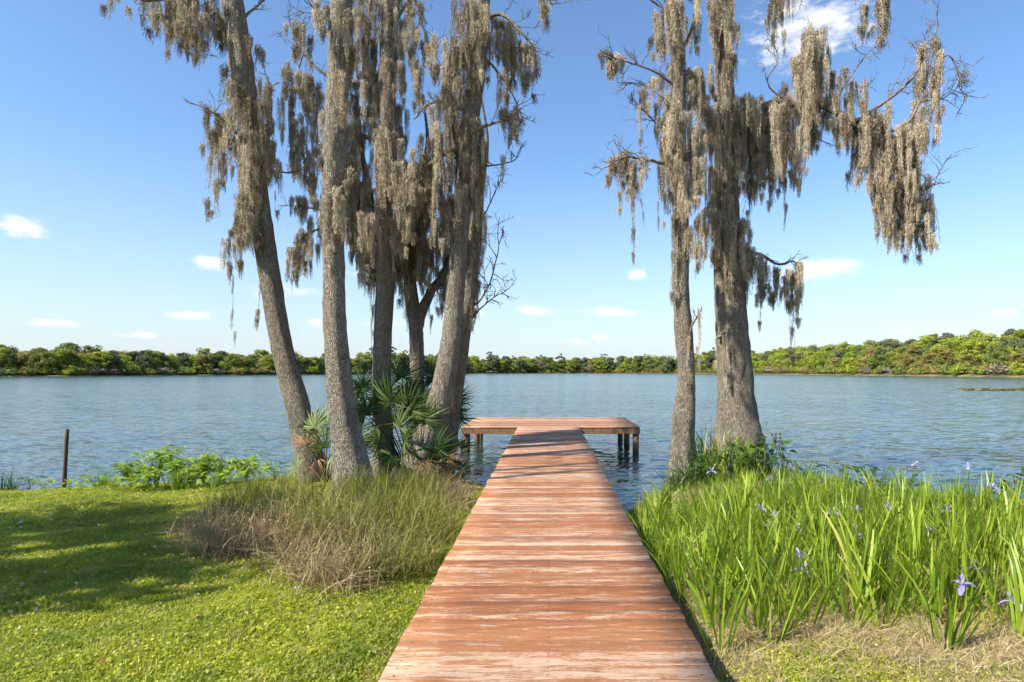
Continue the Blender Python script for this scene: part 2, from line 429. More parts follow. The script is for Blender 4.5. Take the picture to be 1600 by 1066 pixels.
# far shoreline in plan, from left round to right
FAR = np.array([(-420, 110), (-300, 190), (-221, 250), (-184, 320), (-135, 430), (-70, 570), (27, 640), (112, 580), (143, 440), (150, 335), (157, 262), (160, 205), (185, 120), (230, 40), (300, -60)], float)
FS = spline(FAR, 240)
seg = np.linalg.norm(np.diff(FS, axis=0), axis=1); FARC = np.concatenate([[0], np.cumsum(seg)])
FN = unit(np.gradient(FS, axis=0)); FN = np.stack([-FN[:, 1], FN[:, 0]], 1)     # pointing away from the lake


def far_pt(s, back):
    x = np.interp(s, FARC, FS[:, 0]); y = np.interp(s, FARC, FS[:, 1])
    nx = np.interp(s, FARC, FN[:, 0]); ny = np.interp(s, FARC, FN[:, 1])
    return x + nx * back, y + ny * back


def far_h(back, x):
    hill = np.clip((np.asarray(x, float) - 60) / 90, 0, 1)
    return np.clip(back, -20, 0) * .06 + .25 * np.clip(back, 0, 1) + np.clip(back, 0, 90) * (.03 + .14 * hill)


lake = grid_mesh('lake', np.linspace(-520, 420, 48), np.linspace(3, 720, 60), lambda X, Y: X * 0, [M['water']])
tag(obj('lake', lake), 'rippled blue lake water', None, None, 'structure')
backs = np.array([-20, -6, 0, 1, 6, 14, 26, 45, 90, 300, 2500], float)
V = []
for bk in backs:
    x, y = far_pt(FARC, bk); V.append(np.stack([x, y, far_h(bk, x)], 1))
n = len(FARC); V = np.concatenate(V)
i = np.arange(len(backs) - 1)[:, None] * n; j = np.arange(n - 1)[None]
Q = np.stack([i + j, i + j + 1, i + n + j + 1, i + n + j], -1).reshape(-1, 4)
tag(obj('far_shore', mesh_np('far_shore', V, Q[:, ::-1], None, None, [M['bank']], True)), 'wooded far shore of the lake', None, None, 'structure')

# ------------------------------------------------------------------ far trees
FOL = {
    'light': leaf_mat('spring_green_crown', [(0, (.15, .20, .02)), (.5, (.32, .38, .04)), (1, (.48, .51, .07))], trans=.35, wgeo=.7, wobj=.3),
    'mid': leaf_mat('mid_green_crown', [(0, (.09, .13, .03)), (.5, (.21, .26, .055)), (1, (.34, .37, .085))], trans=.35, wgeo=.7, wobj=.3),
    'dark': leaf_mat('dark_evergreen_crown', [(0, (.06, .085, .04)), (.5, (.135, .16, .075)), (1, (.23, .25, .12))], trans=.3, wgeo=.7, wobj=.3),
    'olive': leaf_mat('russet_olive_crown', [(0, (.16, .14, .045)), (.5, (.33, .28, .08)), (1, (.46, .35, .13))], trans=.35, wgeo=.7, wobj=.3),
    'grey': leaf_mat('grey_bare_crown', [(0, (.13, .10, .07)), (.5, (.26, .205, .15)), (1, (.36, .29, .21))], trans=.15, wgeo=.7, wobj=.3),
}


def crown_mesh(name, seed, h, w, mat, n=1700, leaf=.5, base=.28, pine=False):
    """leaf clumps in lobes with gaps between them"""
    g = np.random.default_rng(seed); pts = []; outs = []; tin = []
    nl = 34 if not pine else 9
    for k in range(nl):
        zc = h * (base + (1 - base) * g.uniform(.08, .9) ** .8)
        if pine: zc = h * g.uniform(.62, .95)
        fr = 1 - abs((zc / h - (base + .62) / 1.4) * 1.35)
        rr = w * .5 * max(.25, fr) * g.uniform(.35, 1.0); a = g.uniform(0, 6.28)
        c = np.array([rr * math.cos(a), rr * math.sin(a), zc]); r = w * g.uniform(.08, .20) * (.7 if pine else 1)
        m_ = n // nl
        d = unit(g.standard_normal((m_, 3))); d[:, 2] *= .75
        rad = r * g.uniform(.55, 1.05, (m_, 1)) ** .5
        pts.append(c + d * rad); outs.append(d); tin.append(np.clip(g.uniform(.2, .8) + g.normal(0, .2, m_), 0, 1))
    p = np.concatenate(pts); d = np.concatenate(outs); tin = np.concatenate(tin)
    p[:, 2] = np.maximum(p[:, 2], .1)
    nrm = unit(d + g.normal(0, .55, d.shape)); a = unit(np.cross(nrm, g.standard_normal(d.shape))); b = np.cross(nrm, a)
    s = leaf * g.uniform(.5, 1.15, (len(p), 1))
    V = np.stack([p - a * s, p - b * s * .7, p + a * s, p + b * s * .7], 1) * 1.0
    V = V + g.normal(0, leaf * .12, V.shape)
    Q = np.arange(len(p) * 4).reshape(-1, 4)
    return mesh_np(name, V.reshape(-1, 3), Q, None, tin, [mat])


def far_trunk(name, seed, h, r, top=.8, limbs=5, spread=.3):
    g = np.random.default_rng(seed); ps = []
    path = spline([(0, 0, -.6), (g.normal(0, .1), g.normal(0, .1), h * .3), (g.normal(0, .3), g.normal(0, .3), h * top)], 7)
    ps.append(tube(path, np.linspace(r, r * .3, 7), 6))
    for k in range(limbs):
        z = g.uniform(.3, .75) * h * top; a = g.uniform(0, 6.28); L = h * spread * g.uniform(.6, 1.1)
        p0 = np.array([np.interp(z, path[:, 2], path[:, 0]), np.interp(z, path[:, 2], path[:, 1]), z])
        p1 = p0 + np.array([math.cos(a) * L, math.sin(a) * L, L * .7])
        ps.append(tube(spline([p0, (p0 + p1) / 2 + (0, 0, -.1 * L), p1], 5), np.linspace(r * .4, r * .12, 5), 5))
    return mesh_tubes(name, ps, [M['twig']])


KINDS = {}
for kind, specs in {
    'light': [(11, 9.5, 4600, .28), (9, 8.5, 4000, .27), (12, 8, 4600, .28)],
    'mid': [(12, 10, 4800, .28), (10, 8, 4200, .28), (13, 9, 4800, .28)],
    'dark': [(12, 10, 4400, .28), (14, 9, 4400, .28)],
    'olive': [(10, 9, 4000, .26), (11, 8, 3800, .26)],
    'grey': [(8, 7.5, 800, .30), (10, 7, 850, .30)],
}.items():
    KINDS[kind] = []
    for q, (h, wd, n_, lf) in enumerate(specs):
        sd = 100 + 17 * q + len(kind) * 7
        KINDS[kind].append((h, crown_mesh('crown', sd, h, wd, FOL[kind], n_, lf, .04), far_trunk('trunk', sd + 5, h, .20, .8, 7 if kind == 'grey' else 5)))
KINDS['pine'] = [(17, crown_mesh('crown', 777 + q, 17, 6.5, FOL['dark'], 900, .48, .5, True), far_trunk('trunk', 770 + q, 17, .24, .92, 6, .12)) for q in range(2)]
KINDS['shrub'] = [(3.2, crown_mesh('crown', 880 + q, 3.2, 5.5, FOL[k], 700, .28, .05), far_trunk('trunk', 890 + q, 3, .08, .6, 4, .4)) for q, k in enumerate(['light', 'olive', 'grey', 'mid'])]

FAR_ZONE = [(60, 'at the left edge of the view'), (170, 'above the leaning stake'), (300, 'above the leafy shore weeds'), (415, 'just left of the leftmost trunk'), (510, 'between the leaning and the stout trunk'), (600, 'between the stout trunk and the palmetto'),
            (720, 'seen between the left trunks'), (790, 'left of the dock platform'), (860, 'straight above the dock, left half'), (930, 'straight above the dock, right half'), (1050, 'right of the dock platform'), (1125, 'between the two right trunks'), (1190, 'behind the thick right trunk'), (1270, 'just right of the thick trunk'),
            (1350, 'under the end of the low mossy branch'), (1430, 'below the long draped limb'), (1510, 'left of the lily pads'), (1600, 'above the lily pads'), (9999, 'past the right edge')]
n_far = 0


def zone_of(px): return next(z for lim, z in FAR_ZONE if px < lim)


def far_tree(s, back, kind, hh, place):
    global n_far
    x, y = far_pt(s, back); x = float(x); y = float(y)
    px = CX + F * x / max(y, 1)
    if y < 40 or px < -140 or px > 1750: return
    h, cm, tm = rnd.choice(KINDS[kind]); k = hh / h
    row_ = 'front-row' if back < 14 else 'second-row' if back < 28 else 'hilltop'
    lab = {'light': 'spring-green %s tree' % row_, 'mid': 'mid-green rounded %s tree' % row_, 'dark': 'dark evergreen %s oak' % row_, 'olive': 'russet-olive budding %s tree' % row_,
           'grey': 'grey nearly bare %s tree' % row_, 'pine': 'tall thin pine', 'shrub': 'low waterline shrub'}[kind] + ' on the far shore ' + zone_of(px)
    o = thing('pine_tree' if kind == 'pine' else 'waterline_shrub' if kind == 'shrub' else 'broadleaf_tree', (x, y, float(far_h(back, x))), lab, 'shrub' if kind == 'shrub' else 'tree', lab.replace(' tree ', ' trees ').replace(' oak ', ' oaks ').replace(' pine ', ' pines ').replace(' shrub ', ' shrubs '), rnd.uniform(0, 6.28))
    o.scale = (k * rnd.uniform(1.15, 1.5), k * rnd.uniform(1.15, 1.5), k)
    obj('crown', cm, o); obj('trunk', tm, o); n_far += 1


def s_at(px):
    """arc length of the far shoreline behind photo column px"""
    q = CX + F * FS[:, 0] / np.maximum(FS[:, 1], 1); ok = FS[:, 1] > 100
    k = np.where(ok)[0]; return float(np.interp(px, q[k], FARC[k]))


sL0, sL1, sC1, sR1 = s_at(-130), s_at(620), s_at(1100), s_at(1740)


def row(s0, s1, step, back, hmin, hmax, kinds, place, jit=4):
    s = s0
    while s < s1:
        far_tree(s + rnd.uniform(-1, 1) * step * .4, back + rnd.uniform(-jit, jit), rnd.choices(list(kinds), list(kinds.values()))[0], rnd.uniform(hmin, hmax), place)
        s += step * rnd.uniform(.7, 1.3)


row(sL0, sL1, 8, 3, 2.4, 4.4, {'shrub': 1}, 'L', 1.5)
row(sL0, sL1, 7.0, 10, 6.5, 12, {'light': 3, 'mid': 4, 'olive': 3, 'dark': 3, 'grey': 1.5}, 'L', 3)
row(sL0, sL1, 8, 20, 10.0, 15.5, {'light': 2, 'mid': 4, 'olive': 2, 'dark': 4}, 'L')
row(sL1, sC1, 10, 6, 9, 14, {'light': 2, 'mid': 4, 'dark': 4, 'olive': 1, 'grey': 1}, 'C', 4)
row(sL1, sC1, 12, 18, 12, 18, {'mid': 3, 'dark': 5, 'pine': 2}, 'C')
row(sL1, sC1, 30, 26, 18, 23, {'pine': 1}, 'C')
row(sC1, sR1, 7, 3, 2.0, 4.0, {'shrub': 1}, 'R', 1.5)
row(sC1, sR1, 7.0, 9, 6.0, 9.0, {'light': 5, 'mid': 2, 'olive': 3, 'grey': 2}, 'R', 3)
row(sC1, sR1, 8, 22, 8.5, 11, {'light': 5, 'mid': 3, 'olive': 2, 'dark': 2}, 'R')
row(sC1, sR1, 9, 40, 10, 13, {'light': 4, 'mid': 3, 'dark': 4}, 'R')
print('far trees', n_far)


# ------------------------------------------------------------------ scattering for what nobody could count
def scatter(name, pts, rot, scl, idx, protos, label):
    """one stuff object: a point cloud mesh that carries instances of the proto meshes"""
    pts = np.asarray(pts, np.float32)
    me = bpy.data.meshes.new(name); me.vertices.add(len(pts)); me.vertices.foreach_set('co', pts.ravel())
    a = me.attributes.new('rot', 'FLOAT_VECTOR', 'POINT'); a.data.foreach_set('vector', np.asarray(rot, np.float32).ravel())
    a = me.attributes.new('scl', 'FLOAT', 'POINT'); a.data.foreach_set('value', np.asarray(scl, np.float32))
    a = me.attributes.new('pick', 'INT', 'POINT'); a.data.foreach_set('value', np.asarray(idx, np.int32))
    me.update()
    pc = bpy.data.collections.new(name + '_tufts')
    for k, pm in enumerate(protos):
        pc.objects.link(bpy.data.objects.new('%s_tuft_%02d' % (name, k), pm))
    o = obj(name, me); tag(o, label, None, None, 'stuff')
    ng = bpy.data.node_groups.new(name, 'GeometryNodeTree')
    ng.interface.new_socket('Geometry', in_out='INPUT', socket_type='NodeSocketGeometry')
    ng.interface.new_socket('Geometry', in_out='OUTPUT', socket_type='NodeSocketGeometry')
    t = NT(ng); gi = t.new('NodeGroupInput'); go = t.new('NodeGroupOutput')
    ci = t.new('GeometryNodeCollectionInfo'); ci.inputs[0].default_value = pc; ci.inputs[1].default_value = True; ci.inputs[2].default_value = True
    def named(n_, ty):
        q = t.new('GeometryNodeInputNamedAttribute'); q.data_type = ty; q.inputs[0].default_value = n_
        return [s for s in q.outputs if s.enabled and s.name == 'Attribute'][0]
    m2p = t.new('GeometryNodeMeshToPoints'); t.l.new(gi.outputs[0], m2p.inputs[0])
    iop = t.new('GeometryNodeInstanceOnPoints')
    t.l.new(m2p.outputs[0], iop.inputs['Points']); t.l.new(ci.outputs[0], iop.inputs['Instance'])
    iop.inputs['Pick Instance'].default_value = True
    t.l.new(named('pick', 'INT'), iop.inputs['Instance Index'])
    e2r = t.new('FunctionNodeEulerToRotation'); t.l.new(named('rot', 'FLOAT_VECTOR'), e2r.inputs[0]); t.l.new(e2r.outputs[0], iop.inputs['Rotation'])
    t.l.new(named('scl', 'FLOAT'), iop.inputs['Scale'])
    t.l.new(iop.outputs[0], go.inputs[0])
    md = o.modifiers.new('scatter', 'NODES'); md.node_group = ng
    return o


# the wood behind the front rows reads as one mass
fp, fs, fi = [], [], []
fillers = [KINDS[q][0][1] for q in ('mid', 'dark', 'light', 'olive')] + [KINDS['shrub'][q][1] for q in (0, 1, 3)]
for s0, s1, bk0, bk1, n_, h0, h1, pk in [(sL0, sL1, 7, 34, 330, 6, 10.5, (0, 1, 2, 3)), (sL1, sC1, 5, 34, 340, 7, 15, (0, 1, 2)), (sC1, sR1, 12, 75, 420, 6, 10.5, (0, 1, 2, 2, 3)), (sL0, sR1, 3, 9, 420, 2, 4.2, (4, 5, 6))]:
    for _ in range(n_):
        s_ = rnd.uniform(s0, s1); bk = rnd.uniform(bk0, bk1); x, y = far_pt(s_, bk); x = float(x); y = float(y)
        q = rnd.choice(pk); hh = rnd.uniform(h0, h1) / ([12, 12, 11, 10, 3.2, 3.2, 3.2][q])
        fp.append((x, y, float(far_h(bk, x)) - .3)); fs.append(hh * 1.15); fi.append(q)
n = len(fp)
scatter('far_wood', fp, np.stack([np.zeros(n), np.zeros(n), rng.uniform(0, 6.28, n)], 1), fs, fi, fillers, 'dense green wood filling the far shore behind the front trees')


def blade_tuft(seed, n, h, r, wd, lean, mat, k=3, flat=0.0):
    g = np.random.default_rng(seed)
    b = np.zeros((n, 3)); b[:, :2] = g.normal(0, r, (n, 2))
    a = g.uniform(0, 2 * math.pi, n); L = h * g.uniform(.5, 1.15, n); ln = lean * g.uniform(.2, 1.2, n)
    u = np.linspace(0, 1, k)
    hd = np.stack([np.cos(a), np.sin(a), 0 * a], 1)
    path = b[:, None] + hd[:, None] * (L * ln)[:, None, None] * (u ** 1.6)[None, :, None]
    path[..., 2] += (L * np.sqrt(np.maximum(1 - ln ** 2 * .7, .05)))[:, None] * (u ** (1 + .0 * flat))[None] * (1 - flat) + .008
    if k > 3: path[..., 2] -= (L * ln * .35)[:, None] * (u ** 3)[None]
    path[..., 2] = np.maximum(path[..., 2], .004)
    side = np.stack([-np.sin(a), np.cos(a), 0 * a], 1); side += g.normal(0, .5, side.shape); side = unit(side)
    ww = wd * g.uniform(.7, 1.2, n)[:, None] * np.interp(u, [0, .35, 1], [.8, 1, .12])[None]
    V, Q, t_ = ribbons(path, ww, side, np.clip(g.uniform(0, 1, n), 0, 1))
    return V, Q, t_


def leaflet_tuft(seed, n, r, size, zmax):
    """round clover-like leaflets lying nearly flat"""
    g = np.random.default_rng(seed)
    p = np.zeros((n, 3)); p[:, :2] = g.normal(0, r, (n, 2)); p[:, 2] = g.uniform(.01, zmax, n)
    nrm = unit(np.stack([g.normal(0, .5, n), g.normal(0, .5, n), np.ones(n)], 1)); a = unit(np.cross(nrm, g.standard_normal((n, 3)))); b = np.cross(nrm, a)
    s = size * g.uniform(.6, 1.2, (n, 1))
    V = np.stack([p - a * s, p - b * s * .75, p + a * s, p + b * s * .75], 1).reshape(-1, 3)
    return V, np.arange(n * 4).reshape(-1, 4), g.uniform(0, 1, n)


def pm(name, parts, mat):
    V, Q, t_ = cat(parts); return mesh_np(name, V, Q, None, t_, [mat])


def in_dock(x, y): return (np.abs(x) < .80) & (y > -3)


def lawn_points(n, x0, x1, y0, y1, seed, fall=1.0):
    g = np.random.default_rng(seed)
    y = y0 + (y1 - y0) * g.uniform(0, 1, n) ** fall; x = g.uniform(x0, x1, n)
    vis = (x > (-150 - CX) / F * y - .6) & (x < (1750 - CX) / F * y + .6)
    z = ground(x, y); k = vis & ~in_dock(x, y) & (z > .03)
    return np.stack([x, y, z], 1)[k]


gp = [pm('grass_tuft', [blade_tuft(1, 16, .038, .022, .0042, .8, None), leaflet_tuft(11, 10, .03, .0075, .022)], M['grass']),
      pm('grass_tuft', [blade_tuft(2, 16, .032, .026, .0042, 1.0, None), leaflet_tuft(12, 18, .035, .0078, .022)], M['grass']),
      pm('grass_tuft', [blade_tuft(3, 14, .050, .020, .0040, .65, None)], M['grass']),
      pm('grass_tuft', [leaflet_tuft(14, 30, .04, .0085, .024), blade_tuft(4, 6, .035, .03, .004, .8, None)], M['grass']),
      pm('weed_tuft', [leaflet_tuft(15, 24, .045, .0105, .03)], M['grass']),
      pm('straw_tuft', [blade_tuft(5, 14, .06, .03, .0045, 1.1, None, flat=.3)], M['straw'])]
pl = np.concatenate([lawn_points(62000, -6.5, -.80, 2.2, 6.8, 21, 1.3), lawn_points(46000, -15, -.8, 5.2, 12.8, 22)])
# thin the lawn where bare patches show
bare = np.sin(pl[:, 0] * 2.1 + 1.3) * np.sin(pl[:, 1] * 2.7 + pl[:, 0]) + .6 * np.sin(pl[:, 0] * 5.3) * np.sin(pl[:, 1] * 6.1)
keep = rng.uniform(0, 1, len(pl)) < np.clip(1.25 - np.maximum(bare, 0) * .8, .4, 1)
pl = pl[keep]; n = len(pl)
ix = rng.choice(6, n, p=[.26, .29, .09, .24, .05, .07])
clump = np.sin(pl[:, 0] * 3.1 + 2 * np.sin(pl[:, 1] * 1.7)) * np.sin(pl[:, 1] * 3.9 + pl[:, 0])
scatter('lawn_grass', pl, np.stack([rng.normal(0, .15, n), rng.normal(0, .15, n), rng.uniform(0, 6.28, n)], 1), rng.uniform(.65, 1.3, n) * (1 + .30 * np.clip(clump, 0, 1)), ix, gp, 'short sunlit lawn grass and clover left of the dock')

sp = [pm('straw_tuft', [blade_tuft(31, 20, .10, .04, .0042, 1.1, None, flat=.45)], M['straw']),
      pm('straw_tuft', [blade_tuft(32, 20, .14, .05, .0040, 1.15, None, flat=.55)], M['straw']),
      pm('straw_tuft', [blade_tuft(33, 14, .06, .03, .0045, .9, None, flat=.2)], M['straw']),
      gp[0], gp[3]]
pr = np.concatenate([lawn_points(17000, .8, 5.2, 2.2, 5.5, 23, 1.2), lawn_points(9000, .8, 9, 5.0, 10.5, 24)])
n = len(pr)
gr = (np.sin(pr[:, 0] * 2.7 + .5) * np.sin(pr[:, 1] * 3.1) + rng.normal(0, .5, n)) > .55
ix = np.where(gr | ((pr[:, 1] < 3.6) & (rng.uniform(0, 1, n) < .35)), rng.choice([3, 4], n), rng.choice(3, n))
scatter('dry_grass', pr, np.stack([rng.normal(0, .25, n), rng.normal(0, .25, n), rng.uniform(0, 6.28, n)], 1), rng.uniform(.6, 1.3, n), ix, sp, 'dry straw-coloured thatch under the irises right of the dock')

# white clover heads dotted over the lawn
me = None
import bmesh
bm = bmesh.new(); bmesh.ops.create_icosphere(bm, subdivisions=1, radius=.013)
for v_ in bm.verts: v_.co *= 1 + .25 * math.sin(v_.co.x * 900); v_.co.z += .04
me = bpy.data.meshes.new('clover_head'); bm.to_mesh(me); bm.free(); me.materials.append(M['clover'])
pc_ = lawn_points(700, -8, -.9, 2.6, 9.5, 25, 1.1); cl_ = rng.uniform(0, 1, len(pc_)) < np.clip(.35 + .9 * np.sin(pc_[:, 0] * 1.3 + 4) * np.sin(pc_[:, 1] * 1.1), 0.08, 1); pc_ = pc_[cl_]
n = len(pc_)
scatter('clover_flowers', pc_, np.zeros((n, 3)), rng.uniform(.6, 1.15, n), np.zeros(n), [me], 'small white clover flowers dotted over the lawn')
# ------------------------------------------------------------------ dock
DZ = 0.70; HW = 0.825; PITCH = 0.1445; Y0 = 0.35; YT = 16.55; YE = 20.1; TW0, TW1 = -2.34, 2.46


def plank_mesh(name, L, W, T, seed):
    g = np.random.default_rng(seed); n = 7; bv = .0025
    xs = np.linspace(-L / 2, L / 2, n)
    prof = np.array([(-W / 2, -T), (-W / 2, -bv), (-W / 2 + bv, 0), (W / 2 - bv, 0), (W / 2, -bv), (W / 2, -T)])
    V = np.zeros((n, 6, 3)); V[..., 0] = xs[:, None]; V[..., 1] = prof[None, :, 0]; V[..., 2] = prof[None, :, 1]
    cup = g.uniform(-.002, .002); V[:, 2:4, 2] += np.interp(xs, [-L / 2, 0, L / 2], g.normal(0, .0018, 3))[:, None] + cup
    V[..., 1] += np.interp(xs, [-L / 2, 0, L / 2], g.normal(0, .0012, 3))[:, None]
    V[0, :, 0] += g.normal(0, .004); V[-1, :, 0] += g.normal(0, .004)
    i = np.arange(n - 1)[:, None] * 6; j = np.arange(6)[None]; j2 = (j + 1) % 6
    Q = np.stack([i + j, i + 6 + j, i + 6 + j2, i + j2], -1).reshape(-1, 4)
    caps = np.array([[0, 1, 2, 5], [2, 3, 4, 5]]); e = (n - 1) * 6
    Q = np.vstack([Q, caps, caps[:, ::-1] + e])
    return mesh_np(name, V.reshape(-1, 3), Q, None, None, [M['deck']])


def box_mesh(name, sx, sy, sz, mat, bev=.006):
    bm = bmesh.new(); bmesh.ops.create_cube(bm, size=1)
    bmesh.ops.scale(bm, vec=(sx, sy, sz), verts=bm.verts)
    bmesh.ops.bevel(bm, geom=bm.edges[:], offset=bev, segments=1, affect='EDGES')
    m_ = bpy.data.meshes.new(name); bm.to_mesh(m_); bm.free(); m_.materials.append(mat); return m_


dock = thing('wooden_dock', (0, 0, 0), 'long red-stained plank dock leading to a T-shaped platform over the lake', 'dock')
pm_w = [plank_mesh('plank', 2 * HW, PITCH - .0075, .036, 300 + k) for k in range(9)]
pm_t = [plank_mesh('plank', TW1 - TW0, PITCH - .0075, .036, 330 + k) for k in range(6)]
y = Y0
while y < YE:
    wide = y > YT
    o = obj('plank', rnd.choice(pm_t if wide else pm_w), dock, ((TW0 + TW1) / 2 if wide else rnd.gauss(0, .004), y, DZ + rnd.gauss(0, .0012)),
            (rnd.gauss(0, .004), 0, rnd.gauss(0, .0012) + (math.pi if rnd.random() < .5 else 0)))
    y += PITCH
for x in (-HW + .06, 0, HW - .06):
    obj('joist', box_mesh('joist', .045, YT - Y0 + .3, .15, M['timber']), dock, (x, (YT + Y0) / 2, DZ - .036 - .077))
EDG = Y0 + PITCH * math.ceil((YT - Y0) / PITCH) - PITCH / 2
for x in (TW0 + .03, -1.2, 1.3, TW1 - .03):
    obj('joist', box_mesh('joist', .045, YE - EDG - .1, .14, M['timber']), dock, (x, (YE + EDG) / 2, DZ - .036 - .072))
obj('rim_board', box_mesh('rim_board', HW + TW0 + (-2 * (HW + TW0)) - .0 if False else abs(TW0) - HW - .0, .045, .15, M['timber']), dock, ((TW0 - HW) / 2, EDG + .03, DZ - .036 - .079))
obj('rim_board', box_mesh('rim_board', TW1 - HW, .045, .15, M['timber']), dock, ((TW1 + HW) / 2, EDG + .03, DZ - .036 - .079))
obj('rim_board', box_mesh('rim_board', TW1 - TW0, .045, .15, M['timber']), dock, ((TW1 + TW0) / 2, YE - .06, DZ - .036 - .079))


def post_mesh(r, z0, z1, seed, square=False):
    n = 12
    path = np.array([(0, 0, z) for z in np.linspace(z0, z1, 8)])
    return mesh_tubes('post', [tube(path, r, 10, .05, seed)], [M['timber']])


for k, (x, y, r) in enumerate([(TW0 + .13, EDG + .15, .085), (TW0 + .16, YE - 1.3, .085), (TW1 - .10, EDG + .13, .085), (TW1 - .12, YE - 1.6, .085), (TW0 + .15, YE - .2, .085), (TW1 - .15, YE - .2, .085),
                               (-.70, 13.2, .075), (.70, 13.2, .075), (-.70, 9.8, .075), (.70, 9.8, .075), (-.70, 16.4, .075), (.70, 16.4, .075)]):
    obj('post', post_mesh(r, -1.3, DZ - .04, 40 + k), dock, (x, y, 0))

# ------------------------------------------------------------------ moss
def moss_mesh(seed, L, W, ns):
    """a hanging beard of moss: wavering strands covered in short curls, the strands ending singly"""
    g = np.random.default_rng(seed); P_, D_ = [], []
    for k in range(ns):
        r = W * math.sqrt(g.uniform(0, 1)); a = g.uniform(0, 6.28)
        l = L * (.22 + .78 * g.uniform(0, 1) ** 1.5) * (1 - .3 * (r / W)); m_ = max(6, int(l / .0080))
        u = np.linspace(0, 1, m_) ** .92
        wob = np.cumsum(g.normal(0, .0032, (m_, 2)), 0)
        p = np.zeros((m_, 3)); sh = 1 - .45 * u
        p[:, 0] = r * math.cos(a) * sh + wob[:, 0]; p[:, 1] = r * math.sin(a) * sh + wob[:, 1]
        p[:, 2] = -u * l + W * .3 * (1 - r / W) - g.uniform(0, .10)
        P_.append(p)
        d = g.normal(0, .55, (m_, 3)); d[:, 2] -= 1.0; D_.append(unit(d) * g.uniform(.018, .055, (m_, 1)) * (1.1 - .55 * u[:, None]))
    p = np.concatenate(P_); d = np.concatenate(D_); n = len(p)
    bend = d + g.normal(0, .012, d.shape); bend[:, 2] -= .012
    path = np.stack([p, p + d * .6, p + bend], 1)
    side = unit(np.cross(d, g.standard_normal(d.shape)))
    wd = g.uniform(.0042, .0085, n)[:, None] * np.array([1, .8, .2])[None]
    return mesh_np('moss_clump', *ribbons(path, wd, side)[:2], None, np.repeat(np.clip(g.normal(.5, .24, n), 0, 1), 2), [M['moss']])


MOSS = {'s': [moss_mesh(400 + k, .55, .062, 22) for k in range(5)],
        'm': [moss_mesh(420 + k, 1.0, .066, 20) for k in range(7)],
        'l': [moss_mesh(440 + k, 1.7, .064, 18) for k in range(6)],
        'thin': [moss_mesh(460 + k, .8, .022, 5) for k in range(3)]}
n_moss = 0


def moss(root, p, L, wide=1.0, thin=False):
    """hang a clump of length L metres at world point p"""
    global n_moss
    if thin: me = rnd.choice(MOSS['thin']); base = .8
    elif L < .6: me = rnd.choice(MOSS['s']); base = .55
    elif L < 1.2: me = rnd.choice(MOSS['m']); base = 1.0
    else: me = rnd.choice(MOSS['l']); base = 1.7
    k = L / base; s = wide * rnd.uniform(.8, 1.2)
    obj('moss_clump', me, root, Vector(p) - root.location, (rnd.gauss(0, .05), rnd.gauss(0, .05), rnd.uniform(0, 6.28)), (s, s, max(.5, min(1.7, k))))
    n_moss += 1


def drape(root, px, py0, py1, wpx, Y, spread=.35):
    """fill a hanging curtain of moss seen at px between py0 and py1, wpx wide"""
    mpp = Y / F; H = (py1 - py0) * mpp; W = wpx * mpp
    if wpx <= 11:
        z = 0.0
        while z < H:
            L = min(rnd.uniform(.7, 1.0), H - z + .05); moss(root, P(px, py0, Y) + Vector((rnd.gauss(0, .012), rnd.gauss(0, .05), -z)), L, .7, wpx < 8 and L > .3 or z > 0 and rnd.random() < .4); z += L * .72
        return
    n = max(1, int(math.ceil(W / .060)))
    for k in range(n):
        x = (k + .5) / n * W - W / 2 + rnd.gauss(0, .02); edge = abs(x) / (W / 2 + .001)
        y = rnd.gauss(0, spread * .55)
        z = rnd.uniform(0, .10) * H + .05 * H * edge; zend = H * (1.03 - .34 * edge ** 1.4 - rnd.uniform(0, .34))
        first = True
        while z < zend - .08:
            L = min(rnd.choice([.8, 1.0, 1.3, 1.6, 1.9]), zend - z + .16)
            moss(root, P(px, py0, Y) + Vector((x + rnd.gauss(0, .03), y + rnd.gauss(0, .10), -z)), L, rnd.uniform(.8, 1.15) * (1 if first else .85)); first = False
            z += L * rnd.uniform(.38, .6)


# ------------------------------------------------------------------ the moss-hung trees
def twigs(g, p0, d0, L, r, depth, out):
    """bare twigs: a wavering stem with forks"""
    n = 5; pts = [p0]; d = d0
    for k in range(n):
        d = unit(d + g.normal(0, .22, 3) + np.array([0, 0, .03])); pts.append(pts[-1] + d * L / n)
    out.append(tube(np.array(pts), np.linspace(r, r * .45, n + 1), 4, 0, 0, False))
    if depth > 0:
        for k in range(g.integers(2, 5)):
            i = g.integers(1, n + 1); dd = unit(d + g.normal(0, .75, 3)); twigs(g, pts[i], dd, L * g.uniform(.35, .65), r * .62, depth - 1, out)


